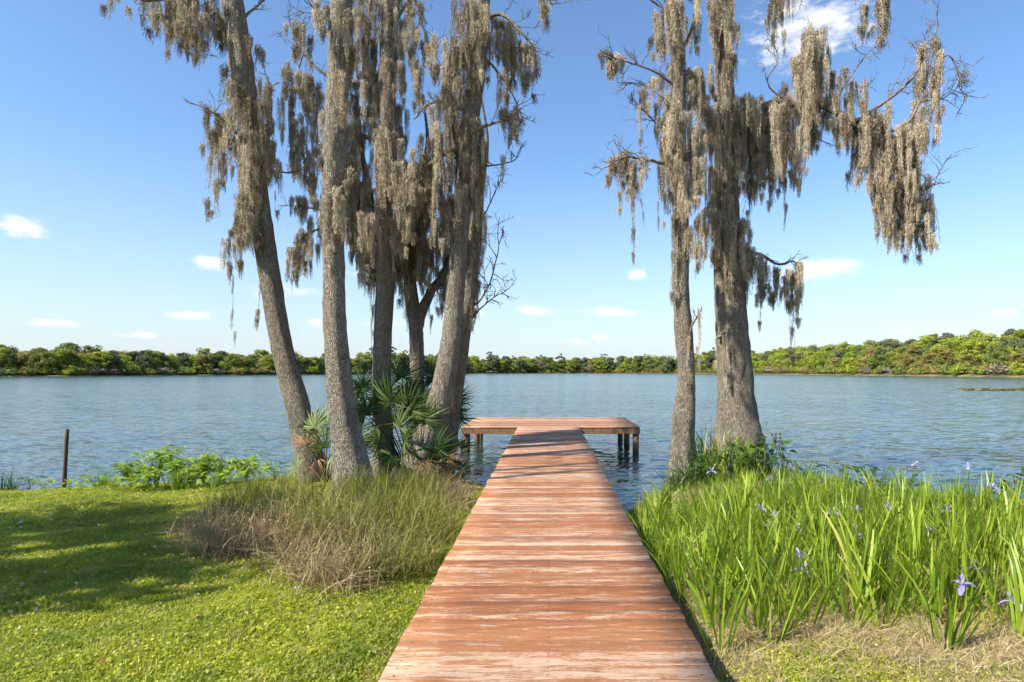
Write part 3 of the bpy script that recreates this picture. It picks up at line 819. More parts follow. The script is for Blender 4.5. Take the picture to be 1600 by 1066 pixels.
def tree(name, label, Y, trunk, branches, drapes, mat='bark', seed=0, top=None, sheath=None, drape_sp=.35, flare=1.35, group=None):
    """trunk: [(px,py,width_px[,dY])]; branches: [([(px,py,dY)..], r0, r1, n_twigs, twig_len)]; drapes: [(px,py0,py1,w)]"""
    g = np.random.default_rng(seed)
    b0 = P(trunk[0][0], trunk[0][1], Y)
    root = thing(name, (b0.x, b0.y, gz(b0.x, b0.y)), label, 'tree', group)
    o = np.array(root.location)
    pts, rad = [], []
    f0 = trunk[0]
    pts.append(np.array(P(f0[0], f0[1], Y)) + np.array([0, 0, -.55])); rad.append(f0[2] * Y / F / 2 * flare)
    for q in trunk:
        yy = Y + (q[3] if len(q) > 3 else 0); pts.append(np.array(P(q[0], q[1], yy))); rad.append(q[2] * yy / F / 2)
    arr = np.column_stack([np.array(pts), np.array(rad)]); n = 90
    sm = spline(arr, n)
    obj('trunk', mesh_tubes('trunk', [tube(sm[:, :3] - o, np.maximum(sm[:, 3], .015), 28, .085, seed)], [M[mat]]), root)
    for br, r0, r1, nt, tl in branches:
        bp_ = np.array([P(x, y, Y + d) for x, y, d in br]); k = max(8, 5 * len(br)); s = spline(bp_, k)
        s = s + np.vstack([[0, 0, 0], np.cumsum(g.normal(0, .008, (k - 1, 3)), 0)])
        ps = [tube(s - o, np.linspace(r0, r1, k), 8, .08, seed)]
        for _ in range(nt):
            i = int(g.integers(k // 3, k)); d = unit(s[min(i + 1, k - 1)] - s[i - 1]); d = unit(d + g.normal(0, .7, 3) + np.array([0, 0, .25]))
            twigs(g, s[i] - o, d, tl * g.uniform(.5, 1.1), .009, 2, ps)
        obj('branch', mesh_tubes('branch', ps, [M['twig'] if r0 < .05 else M[mat]]), root)
    for q in drapes:
        drape(root, q[0], q[1], q[2], q[3], Y + (q[4] if len(q) > 4 else rnd.gauss(0, .22)), drape_sp)
    for (py0, py1, cnt, lmin, lmax) in (sheath or []):
        for _ in range(cnt):
            py = rnd.uniform(py0, py1); zt = CZ - (py - CY) / F * Y; i = int(np.argmin(abs(sm[:, 2] - zt)))
            a = rnd.uniform(0, 6.28); r = sm[i, 3] * .92
            moss(root, (sm[i, 0] + math.cos(a) * r, sm[i, 1] + math.sin(a) * r, sm[i, 2]), rnd.uniform(lmin, lmax), .6)
    return root


tree('mossy_tree', 'leftmost mossy tree, its bare lower trunk leaning to the left', 10.8,
     [(492, 755, 48), (470, 650, 38), (440, 540, 33), (416, 400, 32), (401, 300, 31), (389, 200, 34), (377, 100, 34), (362, 0, 33), (345, -130, 28), (322, -300, 18), (310, -420, 8)],
     [([(362, -5, 0), (320, -22, -.2), (275, -12, -.4), (232, 0, -.5), (192, -6, -.6)], .055, .014, 9, .55),
      ([(366, 60, 0), (340, 40, .2), (305, 50, .3), (285, 70, .3), (302, 90, .35), (312, 92, .4)], .030, .008, 4, .3),
      ([(385, 225, 0), (355, 190, -.2), (330, 172, -.3), (292, 158, -.4)], .028, .007, 7, .35),
      ([(400, 300, 0), (412, 235, -.2), (420, 160, -.3), (414, 118, -.3)], .07, .02, 5, .35),
      ([(372, 40, 0), (392, 15, .3), (420, -10, .5)], .03, .01, 6, .5),
      ([(405, 262, 0), (450, 268, .4), (478, 255, .6)], .02, .006, 4, .4)],
     [(262, 0, 90, 34), (287, -15, 85, 36), (315, -5, 105, 36), (337, 0, 72, 28), (347, 30, 75, 20), (300, 0, 95, 30, -.6), (270, 0, 75, 26, -.2), (372, 210, 330, 20, -.2), (400, 180, 300, 18, .1), (188, -12, 44, 14), (326, 166, 335, 13), (338, 168, 250, 24), (352, 175, 235, 26),
      (350, 185, 290, 13), (372, 110, 180, 16, -.25), (382, 130, 260, 26, -.3), (395, 230, 335, 40, -.3), (415, 122, 235, 22, -.3), (408, 205, 305, 30, -.3), (426, 230, 312, 16), (376, 280, 435, 20, -.25),
      (367, 370, 445, 15), (362, 425, 525, 6), (433, 250, 335, 10), (404, 430, 497, 6), (385, 300, 410, 34, -.3), (396, 55, 100, 12), (398, 330, 400, 20, -.3)],
     'bark', 11, sheath=[(0, 330, 26, .3, .7)])

tree('mossy_tree', 'stout straight mossy tree standing nearest, rising from the sedge beside the dock', 9.4,
     [(556, 800, 76), (549, 740, 60), (539, 670, 45), (531, 600, 39), (524, 500, 35), (522, 400, 33), (520, 300, 33), (524, 200, 34), (529, 100, 34), (534, 0, 33), (540, -150, 33), (548, -330, 24), (556, -520, 10)],
     [([(525, 395, -.12), (520, 350, -.26), (529, 300, -.28), (531, 288, -.26)], .06, .03, 0, .2),
      ([(530, 80, 0), (505, 40, .2), (480, -10, .3)], .04, .012, 6, .5),
      ([(535, -60, 0), (580, -110, .3), (640, -130, .5)], .05, .014, 6, .5)],
     [(515, -10, 55, 24, -.2), (544, 0, 125, 13, -.1), (541, 110, 260, 13, -.12), (537, 250, 305, 13, -.15), (526, 288, 385, 18, -.32), (503, 240, 330, 11, -.1), (503, 10, 90, 12), (501, 170, 245, 11, -.1), (512, 330, 400, 10, -.22), (545, -60, 30, 20)],
     'bark_pale', 12, sheath=[(-100, 330, 9, .3, .6)])

tree('mossy_tree', 'heavily draped mossy tree just behind the stout straight trunk', 12.0,
     [(600, 705, 36), (596, 620, 29), (598, 520, 27), (602, 420, 28), (600, 330, 26), (606, 240, 28), (604, 150, 27), (608, 50, 26), (612, -60, 23), (620, -220, 14), (624, -330, 7)],
     [([(598, 410, 0), (585, 370, .1), (572, 300, .2), (556, 215, .3), (548, 150, .3)], .085, .025, 6, .5),
      ([(604, 150, 0), (555, 130, .2), (510, 120, .4), (462, 70, .5), (452, 40, .5)], .05, .010, 10, .6),
      ([(606, 230, 0), (545, 200, .3), (495, 180, .4), (460, 130, .4), (478, 60, .4)], .045, .010, 9, .5),
      ([(598, 335, 0), (545, 338, .2), (495, 325, .3), (455, 318, .3)], .05, .010, 7, .4),
      ([(600, 350, 0), (530, 345, .1), (490, 362, .1), (458, 385, 0)], .04, .010, 4, .3),
      ([(606, 60, 0), (640, 0, .2), (655, 20, .2), (665, 60, .1), (690, 110, 0)], .035, .008, 8, .5),
      ([(606, 20, 0), (575, -30, .2), (540, -70, .3)], .04, .012, 6, .6)],
     [(470, 40, 100, 26), (460, 100, 205, 26), (476, 110, 180, 28), (492, 120, 260, 20), (466, 190, 292, 26), (482, 235, 305, 28), (497, 265, 335, 20), (455, 160, 240, 14), (470, 305, 348, 22),
      (496, 330, 425, 15), (477, 360, 432, 24), (461, 384, 452, 16), (453, 402, 440, 8), (560, 10, 145, 32), (577, 50, 175, 26), (590, -10, 95, 30), (616, 10, 125, 26), (560, 150, 265, 26), (553, 235, 335, 26),
      (566, 280, 405, 26), (581, 330, 440, 22), (601, 200, 265, 30, -.3), (613, 203, 335, 32, -.35), (606, 240, 390, 26, -.35), (624, 95, 165, 20), (640, -5, 52, 18), (656, 95, 190, 15), (662, 50, 105, 12),
      (583, 425, 548, 10, -.1), (574, 380, 480, 13), (545, 338, 395, 20), (640, 60, 110, 14), (585, 130, 210, 22), (570, 340, 450, 24, .3), (550, 290, 400, 24, .3), (590, 280, 420, 26, .3), (560, 200, 330, 30, .4), (625, 330, 420, 18), (580, 100, 220, 30, .4), (545, 60, 160, 26, .3), (620, 150, 260, 26, .3), (546, 230, 420, 26, .2), (560, 270, 440, 28, .5), (576, 330, 460, 28, .6), (590, 360, 450, 24, .5), (620, 340, 430, 22, .2), (550, 180, 300, 26, .6)],
     'bark', 13, sheath=[(-60, 420, 26, .4, .9)])

tree('mossy_tree', 'slim forked mossy tree rising behind the palmetto clump', 12.8,
     [(655, 700, 27), (652, 610, 23), (650, 520, 22), (641, 440, 19), (648, 370, 17), (658, 290, 12), (668, 220, 6), (660, 150, 2.0)],
     [([(650, 515, 0), (672, 462, 0), (694, 432, .1), (714, 385, .2), (722, 330, .3)], .115, .05, 5, .5),
      ([(645, 400, 0), (625, 380, .2), (605, 345, .3)], .03, .008, 5, .4),
      ([(655, 310, 0), (685, 270, .2), (700, 250, .3)], .03, .008, 4, .4),
      ([(652, 350, 0), (630, 320, .1), (622, 280, .1)], .03, .008, 4, .4)],
     [(629, 355, 500, 19), (640, 300, 430, 22), (656, 360, 470, 20), (672, 375, 462, 18), (690, 418, 515, 13), (619, 395, 470, 13), (660, 262, 365, 26), (648, 325, 410, 24), (705, 395, 455, 14), (683, 300, 400, 20), (640, 420, 520, 10), (672, 455, 500, 9), (625, 330, 470, 22, .3), (645, 340, 500, 24, .4), (665, 320, 470, 26, .4), (690, 340, 480, 24, .3), (700, 300, 420, 24, .3), (652, 250, 360, 30, .5), (678, 240, 340, 28, .5), (708, 420, 500, 12), (632, 280, 390, 24, .4)],
     'bark', 14, sheath=[(280, 470, 16, .4, .9)])

tree('mossy_tree', 'curved mossy tree leaning right from its base toward the dock', 11.5,
     [(638, 755, 64), (660, 705, 50), (684, 640, 38), (701, 560, 31), (711, 470, 27), (717, 380, 27), (723, 300, 27), (733, 200, 27), (745, 100, 27), (752, 0, 26), (760, -150, 22), (768, -330, 17), (772, -460, 7)],
     [([(722, 250, 0), (706, 180, -.2), (700, 110, -.3), (702, 58, -.3)], .075, .025, 3, .3),
      ([(724, 235, 0), (690, 240, -.2), (660, 262, -.3), (628, 268, -.4)], .06, .014, 5, .4),
      ([(735, 180, 0), (700, 160, -.3), (665, 160, -.4), (640, 185, -.5)], .045, .010, 6, .4),
      ([(748, 40, 0), (780, 20, -.2), (812, 48, -.3), (832, 66, -.3)], .05, .012, 8, .45),
      ([(734, 205, 0), (765, 195, -.2), (795, 190, -.3), (810, 158, -.3)], .035, .009, 6, .4),
      ([(745, 80, 0), (775, 110, .1), (800, 150, .2), (815, 190, .2)], .03, .007, 6, .4),
      ([(755, -20, 0), (800, -25, -.2), (850, -5, -.3), (862, 10, -.3)], .04, .009, 6, .4),
      ([(725, 270, 0), (760, 262, .2), (800, 255, .3), (808, 240, .3)], .022, .006, 5, .35)],
     [(702, 56, 205, 22, -.35), (706, 140, 305, 26, -.35), (691, 158, 335, 28, -.3), (676, 195, 335, 28, -.3), (660, 232, 305, 26, -.35), (641, 250, 375, 26, -.35), (628, 258, 350, 22, -.4), (633, 300, 395, 11, -.4),
      (722, 60, 185, 30, -.3), (730, -10, 125, 42, -.3), (747, 10, 150, 30, -.3), (735, 178, 305, 36, -.3), (752, 200, 365, 16), (745, 250, 345, 20), (771, 15, 112, 24), (790, 25, 122, 22), (801, 58, 150, 22),
      (819, 62, 168, 20), (831, 68, 142, 13), (786, 110, 205, 13), (796, 165, 232, 20), (807, 165, 222, 12), (785, 240, 275, 10), (850, -10, 42, 16), (842, -10, 27, 10), (680, 60, 135, 12), (651, 0, 85, 14),
      (697, 285, 405, 20, -.2), (668, 280, 350, 18), (755, 330, 420, 11, .2), (715, 290, 380, 20, -.3)],
     'bark_pale', 15, sheath=[(-60, 360, 30, .4, .9)], flare=1.15)

tree('mossy_tree', 'dark slender trunk close behind the curved leaning tree, with bare twigs', 12.2,
     [(692, 750, 34), (706, 640, 28), (722, 520, 27), (735, 430, 24), (743, 360, 20), (751, 290, 12), (761, 220, 6), (752, 150, 2.0)],
     [([(738, 480, 0), (752, 465, -.1), (765, 440, -.1), (775, 395, -.1), (782, 350, -.1)], .024, .006, 8, .75),
      ([(737, 500, 0), (755, 478, .1), (780, 462, .1), (796, 448, .1)], .020, .005, 7, .55),
      ([(745, 350, 0), (762, 330, .1), (778, 290, .2)], .022, .006, 5, .5)],
     [(735, 300, 425, 22), (746, 330, 462, 18), (742, 440, 505, 8), (729, 370, 455, 14), (738, 250, 350, 20), (722, 430, 520, 9)],
     'bark', 16, sheath=[(200, 480, 16, .4, .9)])

tree('mossy_tree', 'slender mossy tree at the water edge right of the dock', 11.0,
     [(1060, 785, 50), (1066, 710, 37), (1069, 650, 33), (1073, 590, 25), (1068, 520, 27), (1064, 455, 23), (1064, 350, 22), (1061, 280, 22), (1060, 200, 23), (1060, 100, 21), (1052, 30, 19), (1045, -60, 16), (1040, -200, 10), (1036, -300, 5)],
     [([(1060, 262, 0), (1030, 255, -.2), (1000, 248, -.2), (975, 243, -.3), (945, 260, -.3)], .035, .009, 9, .4),
      ([(1058, 135, 0), (1030, 115, -.1), (985, 98, -.2), (935, 88, -.2)], .028, .007, 10, .45),
      ([(1058, 185, 0), (1035, 150, .1), (1008, 132, .2), (972, 126, .2)], .024, .006, 7, .4),
      ([(1058, 225, 0), (1030, 200, .1), (1000, 172, .1), (985, 162, .1)], .024, .006, 7, .4),
      ([(1056, 50, 0), (1035, 15, .1), (1015, 0, .1), (1000, -20, .1)], .03, .008, 7, .5),
      ([(1060, 90, 0), (1078, 50, .1), (1088, 0, .2), (1092, -40, .2)], .035, .009, 4, .4),
      ([(1076, 535, -.1), (1084, 505, -.15), (1095, 482, -.2)], .025, .010, 2, .15),
      ([(1062, 300, 0), (1085, 300, 0), (1095, 215, 0)], .04, .02, 2, .3)],
     [(1035, 5, 95, 20), (1056, -10, 112, 26), (1080, 10, 95, 20), (1020, 25, 85, 14), (1050, 85, 185, 24), (945, 84, 125, 14), (965, 78, 122, 14), (958, 98, 116, 18), (1010, 132, 182, 20), (1000, 158, 212, 11), (1040, 150, 255, 28),
      (1055, 165, 300, 42, -.3), (1040, 220, 335, 14), (976, 240, 290, 22), (989, 246, 402, 9), (1003, 256, 335, 11), (990, 248, 312, 22), (955, 250, 285, 16), (968, 243, 330, 9), (1048, 200, 320, 26, .2), (1072, 180, 330, 24, .1), (1028, 253, 342, 11), (1038, 300, 352, 9), (1051, 335, 455, 9, -.2), (1076, 250, 365, 28, -.2),
      (1090, 200, 335, 22), (1078, 108, 185, 26), (1091, 480, 562, 8, -.2), (1054, 420, 475, 9), (1064, 270, 370, 24, -.25), (1079, 350, 420, 12, -.1), (1076, 520, 590, 6, -.2)],
     'bark', 17, sheath=[(-20, 370, 30, .4, 1.0)], flare=1.2)

tree('mossy_tree', 'thick-based cypress-like mossy tree right of the dock with a long draped limb', 12.6,
     [(1154, 730, 100), (1154, 700, 82), (1151, 650, 62), (1148, 590, 53), (1143, 500, 49), (1139, 430, 45), (1136, 350, 40), (1135, 280, 36), (1135, 200, 32), (1131, 120, 26), (1123, 50, 23), (1118, -20, 20), (1110, -160, 15), (1105, -280, 8)],
     [([(1137, 215, 0), (1165, 180, -.1), (1205, 168, -.2), (1240, 165, -.3), (1275, 160, -.4), (1310, 178, -.5), (1345, 195, -.6), (1390, 205, -.7), (1425, 235, -.8), (1440, 290, -.9), (1465, 283, -.9)], .11, .018, 14, .6),
      ([(1255, 168, -.3), (1262, 120, -.4), (1270, 70, -.4), (1272, 32, -.4)], .035, .012, 5, .4),
      ([(1335, 190, -.6), (1375, 165, -.6), (1420, 135, -.6), (1452, 95, -.6), (1462, 48, -.6)], .04, .010, 12, .6),
      ([(1395, 205, -.7), (1430, 180, -.7), (1450, 130, -.7), (1458, 70, -.7), (1468, 40, -.7)], .03, .008, 10, .55),
      ([(1452, 110, -.7), (1480, 90, -.7), (1500, 125, -.7), (1512, 160, -.7)], .016, .005, 10, .5),
      ([(1440, 160, -.7), (1475, 150, -.7), (1505, 125, -.8)], .015, .005, 9, .5),
      ([(1240, 165, -.3), (1200, 130, -.3), (1215, 95, -.3), (1205, 55, -.3)], .022, .006, 8, .5),
      ([(1300, 170, -.5), (1320, 130, -.5), (1345, 95, -.5), (1370, 70, -.5)], .018, .005, 9, .5),
      ([(1345, 195, -.6), (1365, 240, -.6), (1390, 300, -.7), (1415, 350, -.7), (1430, 385, -.7)], .04, .010, 5, .4),
      ([(1180, 178, 0), (1215, 200, -.1), (1260, 210, -.2), (1300, 222, -.2)], .02, .006, 4, .3),
      ([(1137, 260, 0), (1112, 210, -.1), (1098, 160, -.1), (1090, 108, -.1)], .09, .07, 2, .2),
      ([(1150, 385, 0), (1185, 398, -.1), (1215, 415, -.2), (1240, 412, -.2), (1248, 465, -.2)], .04, .010, 7, .35),
      ([(1120, -60, 0), (1180, -50, -.2), (1235, -15, -.3), (1245, -10, -.3)], .04, .010, 6, .5),
      ([(1120, -90, 0), (1240, -70, -.3), (1330, -40, -.4), (1378, -15, -.4)], .05, .010, 6, .5),
      ([(1139, 515, -.1), (1128, 520, -.2), (1119, 526, -.25)], .03, .02, 0, .1)],
     [(1125, -10, 105, 40, -.2), (1141, 30, 135, 22, -.2), (1131, 95, 165, 28, -.3), (1093, 106, 185, 28, -.2), (1105, 150, 265, 32, -.3), (1120, 165, 345, 36, -.4), (1141, 150, 335, 42, -.4), (1110, 255, 385, 24, -.3), (1091, 330, 435, 15),
      (1126, 330, 425, 42, -.35), (1160, 140, 265, 36), (1186, 140, 285, 30), (1206, 142, 305, 26), (1226, 145, 335, 22), (1170, 150, 240, 34, -.4), (1210, 150, 245, 34, -.4), (1180, 240, 335, 20), (1200, 240, 325, 15), (1226, 275, 345, 11), (1134, 300, 490, 18, -.35), (1152, 340, 450, 36, -.35),
      (1240, 110, 295, 28, -.4), (1256, 66, 250, 30, -.4), (1270, 34, 205, 32, -.4), (1286, 55, 175, 26, -.4), (1245, 200, 305, 15, -.4), (1300, 108, 232, 22, -.5), (1311, 180, 245, 17, -.5), (1330, 128, 262, 22, -.5), (1346, 178, 305, 20, -.6),
      (1366, 168, 335, 36, -.6), (1386, 178, 385, 40, -.6), (1406, 190, 405, 34, -.7), (1426, 238, 398, 34, -.8), (1402, 270, 405, 42, -.9), (1385, 200, 330, 34, -.8), (1416, 210, 400, 30, -.6), (1352, 165, 290, 24, -.4), (1285, 120, 240, 26, -.3), (1262, 150, 290, 24, -.2), (1196, 150, 310, 34, -.1), (1172, 160, 320, 30, .1), (1218, 160, 300, 28, -.5), (1318, 130, 230, 18, -.4), (1441, 270, 402, 24, -.8), (1451, 300, 412, 15, -.8), (1366, 270, 345, 18, -.6),
      (1452, 56, 152, 24, -.7), (1447, 105, 212, 30, -.7), (1438, 165, 252, 26, -.7), (1420, 195, 272, 26, -.7), (1448, 200, 238, 8, -.7), (1205, -10, 52, 16), (1216, -10, 62, 13), (1228, -10, 78, 9), (1240, -10, 22, 8),
      (1365, -10, 62, 20), (1375, -10, 88, 20), (1176, 388, 472, 28), (1196, 398, 492, 18), (1160, 375, 505, 22), (1215, 415, 482, 20), (1235, 418, 512, 15), (1246, 408, 492, 15), (1238, 465, 555, 9), (1249, 440, 472, 11), (1186, 440, 502, 8), (1121, 525, 572, 6), (1133, 520, 590, 7, -.4)],
     'bark', 18, sheath=[(-20, 460, 44, .4, 1.0)], flare=1.05)
print('moss clumps', n_moss)

# trees left of the frame whose shade lies over the left of the lawn and in streaks over the dock
shade = thing('shade_oak', (-11.7, 2.1, gz(-11.7, 2.1)), 'spreading leafy oak left of the view that shades the left lawn', 'tree')
obj('trunk', far_trunk('trunk', 51, 7.4, .3, .8, 8, .25), shade)
obj('crown', crown_mesh('crown', 52, 7.4, 5.4, FOL['mid'], 6000, .14, .45), shade)
for q, (x, y, h, lab) in enumerate([(-8.2, 4.1, 10.6, 'slim bare trunk left of the view, nearer the dock'), (-9.0, 4.3, 11.4, 'slim bare trunk left of the view, nearer the oak')]):
    o = thing('slim_tree', (x, y, gz(x, y)), lab, 'tree'); g = np.random.default_rng(60 + q)
    pth = spline([(0, 0, -.4), (.1, .05, h * .4), (-.05, .1, h * .75), (.12, .0, h)], 24)
    ps = [tube(pth, np.linspace(.13, .05, 24), 9, .06, 5)]
    for k in range(7):
        i = int(g.integers(15, 24)); twigs(g, pth[i], unit(np.array([g.normal(0, .6), g.normal(0, .6), .7])), .9, .016, 2, ps)
    obj('trunk', mesh_tubes('trunk', ps, [M['bark']]), o)
# ------------------------------------------------------------------ palmettos between the trunks
def frond_mesh(seed, R, mat, n=26, span=4.3, droop=.35):
    """fan leaf: narrow segments radiating from the end of a petiole, petiole along -x"""
    g = np.random.default_rng(seed)
    a = np.linspace(-span / 2, span / 2, n) + g.normal(0, .03, n); L = R * (1 - .28 * (np.abs(a) / (span / 2)) ** 2) * g.uniform(.85, 1.08, n)
    u = np.linspace(0, 1, 5)
    d = np.stack([np.cos(a), np.sin(a), 0 * a], 1)
    path = d[:, None] * (L[:, None] * u[None])[..., None]
    path[..., 2] -= droop * (L * g.uniform(.4, 1.3, n))[:, None] * (u ** 2.4)[None]
    path[..., 2] += .10 * R * np.abs(np.sin(a))[:, None] * u[None]
    side = np.stack([-np.sin(a), np.cos(a), g.normal(0, .55, n)], 1); side = unit(side)
    wd = R * .052 * np.interp(u, [0, .3, .55, 1], [.35, 1, .8, .05])[None] * np.ones((n, 1))
    return mesh_np('frond', *ribbons(path, wd, side)[:2], None, np.repeat(g.uniform(.05, .95, n), 4), [mat])


FR = {'g': [frond_mesh(500 + k, .62, M['palm'], 30) for k in range(5)], 'p': [frond_mesh(520 + k, .60, M['palm_pale'], 24, 4.0, .6) for k in range(3)], 'd': [frond_mesh(540 + k, .5, M['dead'], 16, 3.0, 1.0) for k in range(2)]}


def palmetto(label, base, fr):
    root = thing('palmetto', base, label, 'palmetto', 'palmettos among the left trunks')
    for (px, py, Y, kind, k) in fr + [(a_ + rnd.gauss(0, 16), b_ + rnd.gauss(4, 14), c_ + .3, d_ if rnd.random() < .3 else 'g', e_ * .9) for a_, b_, c_, d_, e_ in fr[::2] + fr[1::3]]:
        p = P(px, py, Y) - root.location
        out = Vector((p.x, p.y, max(p.z - .25, .1) * .8)).normalized()
        mid = p * .5 + Vector((0, 0, .12))
        path = spline([(0, 0, 0), mid, p], 8)
        fr_o = obj('frond', rnd.choice(FR[kind]), root, p)
        # x axis of the fan runs outwards, its face turns to the light in front
        xax = (p - mid).normalized(); xax = (xax + Vector((rnd.gauss(0, .25), rnd.gauss(0, .25), rnd.gauss(0, .25)))).normalized()
        zax = Vector((rnd.gauss(-.1, .35), -1 + rnd.gauss(0, .3), .55 + rnd.gauss(0, .3))); zax = (zax - xax * zax.dot(xax)).normalized(); yax = zax.cross(xax)
        fr_o.rotation_euler = Matrix((xax, yax, zax)).transposed().to_euler(); fr_o.scale = (k, k, k)
        obj('petiole', mesh_tubes('petiole', [tube(path, np.linspace(.016, .008, 8), 5)], [M['palm'] if kind == 'g' else M['dead']]), root)
    return root


palmetto('large dark green palmetto fan clump behind the two nearest trunks', (P(642, 742, 11.9).x, 11.9, gz(P(642, 742, 11.9).x, 11.9)),
         [(572, 645, 11.5, 'g', .95), (566, 606, 11.9, 'g', .9), (612, 628, 11.3, 'g', 1.0), (628, 590, 12.2, 'g', .9), (640, 640, 11.3, 'g', .9), (676, 596, 12.2, 'g', 1.0), (700, 582, 12.4, 'g', .9),
          (714, 655, 12.4, 'g', .85), (702, 700, 11.9, 'g', .75), (592, 690, 11.2, 'g', .9), (625, 668, 11.0, 'p', .85), (663, 655, 11.2, 'g', .9), (684, 700, 11.2, 'g', .8), (612, 712, 11.0, 'g', .8), (650, 705, 11.0, 'g', .85),
          (706, 640, 12.3, 'g', .9), (640, 610, 12.4, 'g', .9), (570, 700, 11.4, 'g', .8), (632, 690, 10.9, 'g', .8), (672, 722, 10.9, 'd', .8), (700, 715, 11.1, 'd', .8), (656, 725, 10.9, 'd', .7), (660, 620, 11.9, 'g', .9), (600, 660, 11.9, 'g', .9), (715, 625, 12.5, 'g', .75)])
palmetto('pale drooping palmetto at the foot of the leftmost leaning trunk', (P(505, 745, 10.2).x, 10.3, gz(P(505, 745, 10.2).x, 10.3)),
         [(492, 668, 10.2, 'p', .75), (512, 662, 10.2, 'p', .8), (506, 700, 10.0, 'p', .7), (478, 695, 10.1, 'd', .7), (520, 712, 9.9, 'p', .7), (498, 720, 10.0, 'd', .6), (556, 690, 10.2, 'g', .7)])

# ------------------------------------------------------------------ sedge mound left of the dock
def tussock(name, seed, n, h, mat, lean=.8, r=.14, wd=.0072):
    g = np.random.default_rng(seed + 9); V, Q, t_ = leaflet_tuft(seed + 1, 90, r * 1.3, .011, h * .75)
    st = blade_tuft(seed + 2, 14, h * 1.25, r * .8, wd * 1.1, lean * .9, None, k=5)       # a few stray stems stand out
    return pm(name, [blade_tuft(seed, n, h, r, wd, lean, None, k=5), (V, Q, t_ * .5), st], mat)


TS = {'green': [tussock('sedge_blades', 600 + k, 290, .58, M['sedge'], .8) for k in range(4)], 'dry': [tussock('sedge_blades', 620 + k, 290, .56, M['sedge_dry'], 1.08, .16) for k in range(4)]}
SED = [(320, 858, 'dry', .75), (352, 872, 'dry', .85), (385, 868, 'dry', .85), (300, 838, 'dry', .65), (420, 862, 'dry', .9), (455, 880, 'dry', .85), (490, 905, 'dry', .85), (525, 918, 'dry', .85), (560, 912, 'dry', .8), (600, 905, 'green', .8), (632, 900, 'green', .75), (655, 880, 'green', .75),
                        (345, 835, 'dry', .8), (385, 830, 'green', .8), (430, 835, 'dry', .95), (475, 850, 'green', .95), (515, 870, 'dry', 1.0), (555, 878, 'green', 1.0), (595, 872, 'dry', .95), (630, 862, 'green', .95), (665, 850, 'green', .9), (690, 830, 'green', .75),
                        (360, 808, 'green', .85), (410, 810, 'green', .9), (455, 818, 'green', .95), (500, 832, 'green', 1.0), (540, 840, 'green', 1.05), (585, 838, 'green', 1.05), (625, 830, 'green', 1.05), (660, 815, 'green', 1.0), (700, 800, 'dry', .85), (715, 785, 'dry', .7),
                        (430, 790, 'green', .85), (480, 800, 'green', .95), (530, 808, 'dry', .9), (575, 806, 'green', 1.05), (620, 800, 'green', 1.05), (665, 785, 'green', .95), (400, 785, 'green', .75), (705, 770, 'dry', .8), (600, 782, 'green', .95), (640, 772, 'green', .9), (560, 780, 'green', .9), (680, 762, 'dry', .75)]
def sed_place(px, py): return 'at the front of the mound' if py > 860 else 'beside the dock edge' if px > 655 else 'in the middle of the mound' if py > 815 else 'at the feet of the left trunks'
ORDS = ['first', 'second', 'third', 'fourth', 'fifth', 'sixth', 'seventh', 'eighth', 'ninth', 'tenth', 'eleventh', 'twelfth']
for px, py, kind, k in SED:
    zg = .45
    for _ in range(4):
        Y = F * (CZ - zg) / (py - CY); x = (px - CX) / F * Y; zg = gz(x, Y)
    place = sed_place(px, py); mates = sorted(a for a, b_, c_, e_ in SED if c_ == kind and sed_place(a, b_) == place)
    lab = ('straw-brown dry sedge tussock ' if kind == 'dry' else 'olive green sedge tussock ') + place + ', ' + ORDS[mates.index(px)] + ' from the left'
    o = obj('sedge_tussock', rnd.choice(TS[kind]), None, (x, Y, zg - .02), (0, 0, rnd.uniform(0, 6.28)), (k * 1.12, k * 1.12, k * rnd.uniform(.9, 1.15)))
    tag(o, lab, 'sedge', ('dry' if kind == 'dry' else 'green') + ' sedge tussocks ' + place)

# ------------------------------------------------------------------ irises right of the dock
def iris_leaf(seed, h, bend):
    g = np.random.default_rng(seed); u = np.linspace(0, 1, 7)
    path = np.zeros((1, 7, 3)); path[0, :, 2] = h * (u - .12 * bend * u ** 3); path[0, :, 0] = h * bend * .5 * u ** 2.2; path[0, :, 1] = h * g.normal(0, .03) * u
    wd = .025 * np.interp(u, [0, .15, .5, .85, 1], [.75, .95, 1, .55, .04])[None]
    return ribbons(path, wd, np.array([[.55, .83, 0]]), np.array([.5]))


def xf(part, rx, ry, rz, loc, tint):
    V, Q, t_ = part; Mx = np.array(Euler((rx, ry, rz)).to_matrix()); return V @ Mx.T + np.array(loc), Q, np.full(len(Q), tint)


LEAVES = [iris_leaf(700 + k, rnd.uniform(.52, .78), rnd.choice([.05, .1, .2, .35, .6])) for k in range(10)]
LEAF_ME = []
for k, q in enumerate(LEAVES):
    for tt in (.2, .5, .8):
        LEAF_ME.append(mesh_np('leaf', q[0], q[1], None, np.full(len(q[1]), tt), [M['iris']], True))


def fan(k, n, g):
    """how the leaves of one iris stand: offsets in a flat fan"""
    out = []
    for i in range(n):
        f = (i - (n - 1) / 2) / max(n - 1, 1) * 2
        out.append((g.gauss(0, .05), f * .38 + g.gauss(0, .07), g.gauss(0, .35) + (math.pi if f < 0 else 0) * 1.0, f * .055 + g.gauss(0, .012), g.gauss(0, .014), g.uniform(.75, 1.1) * (1 - .22 * abs(f))))
    return out


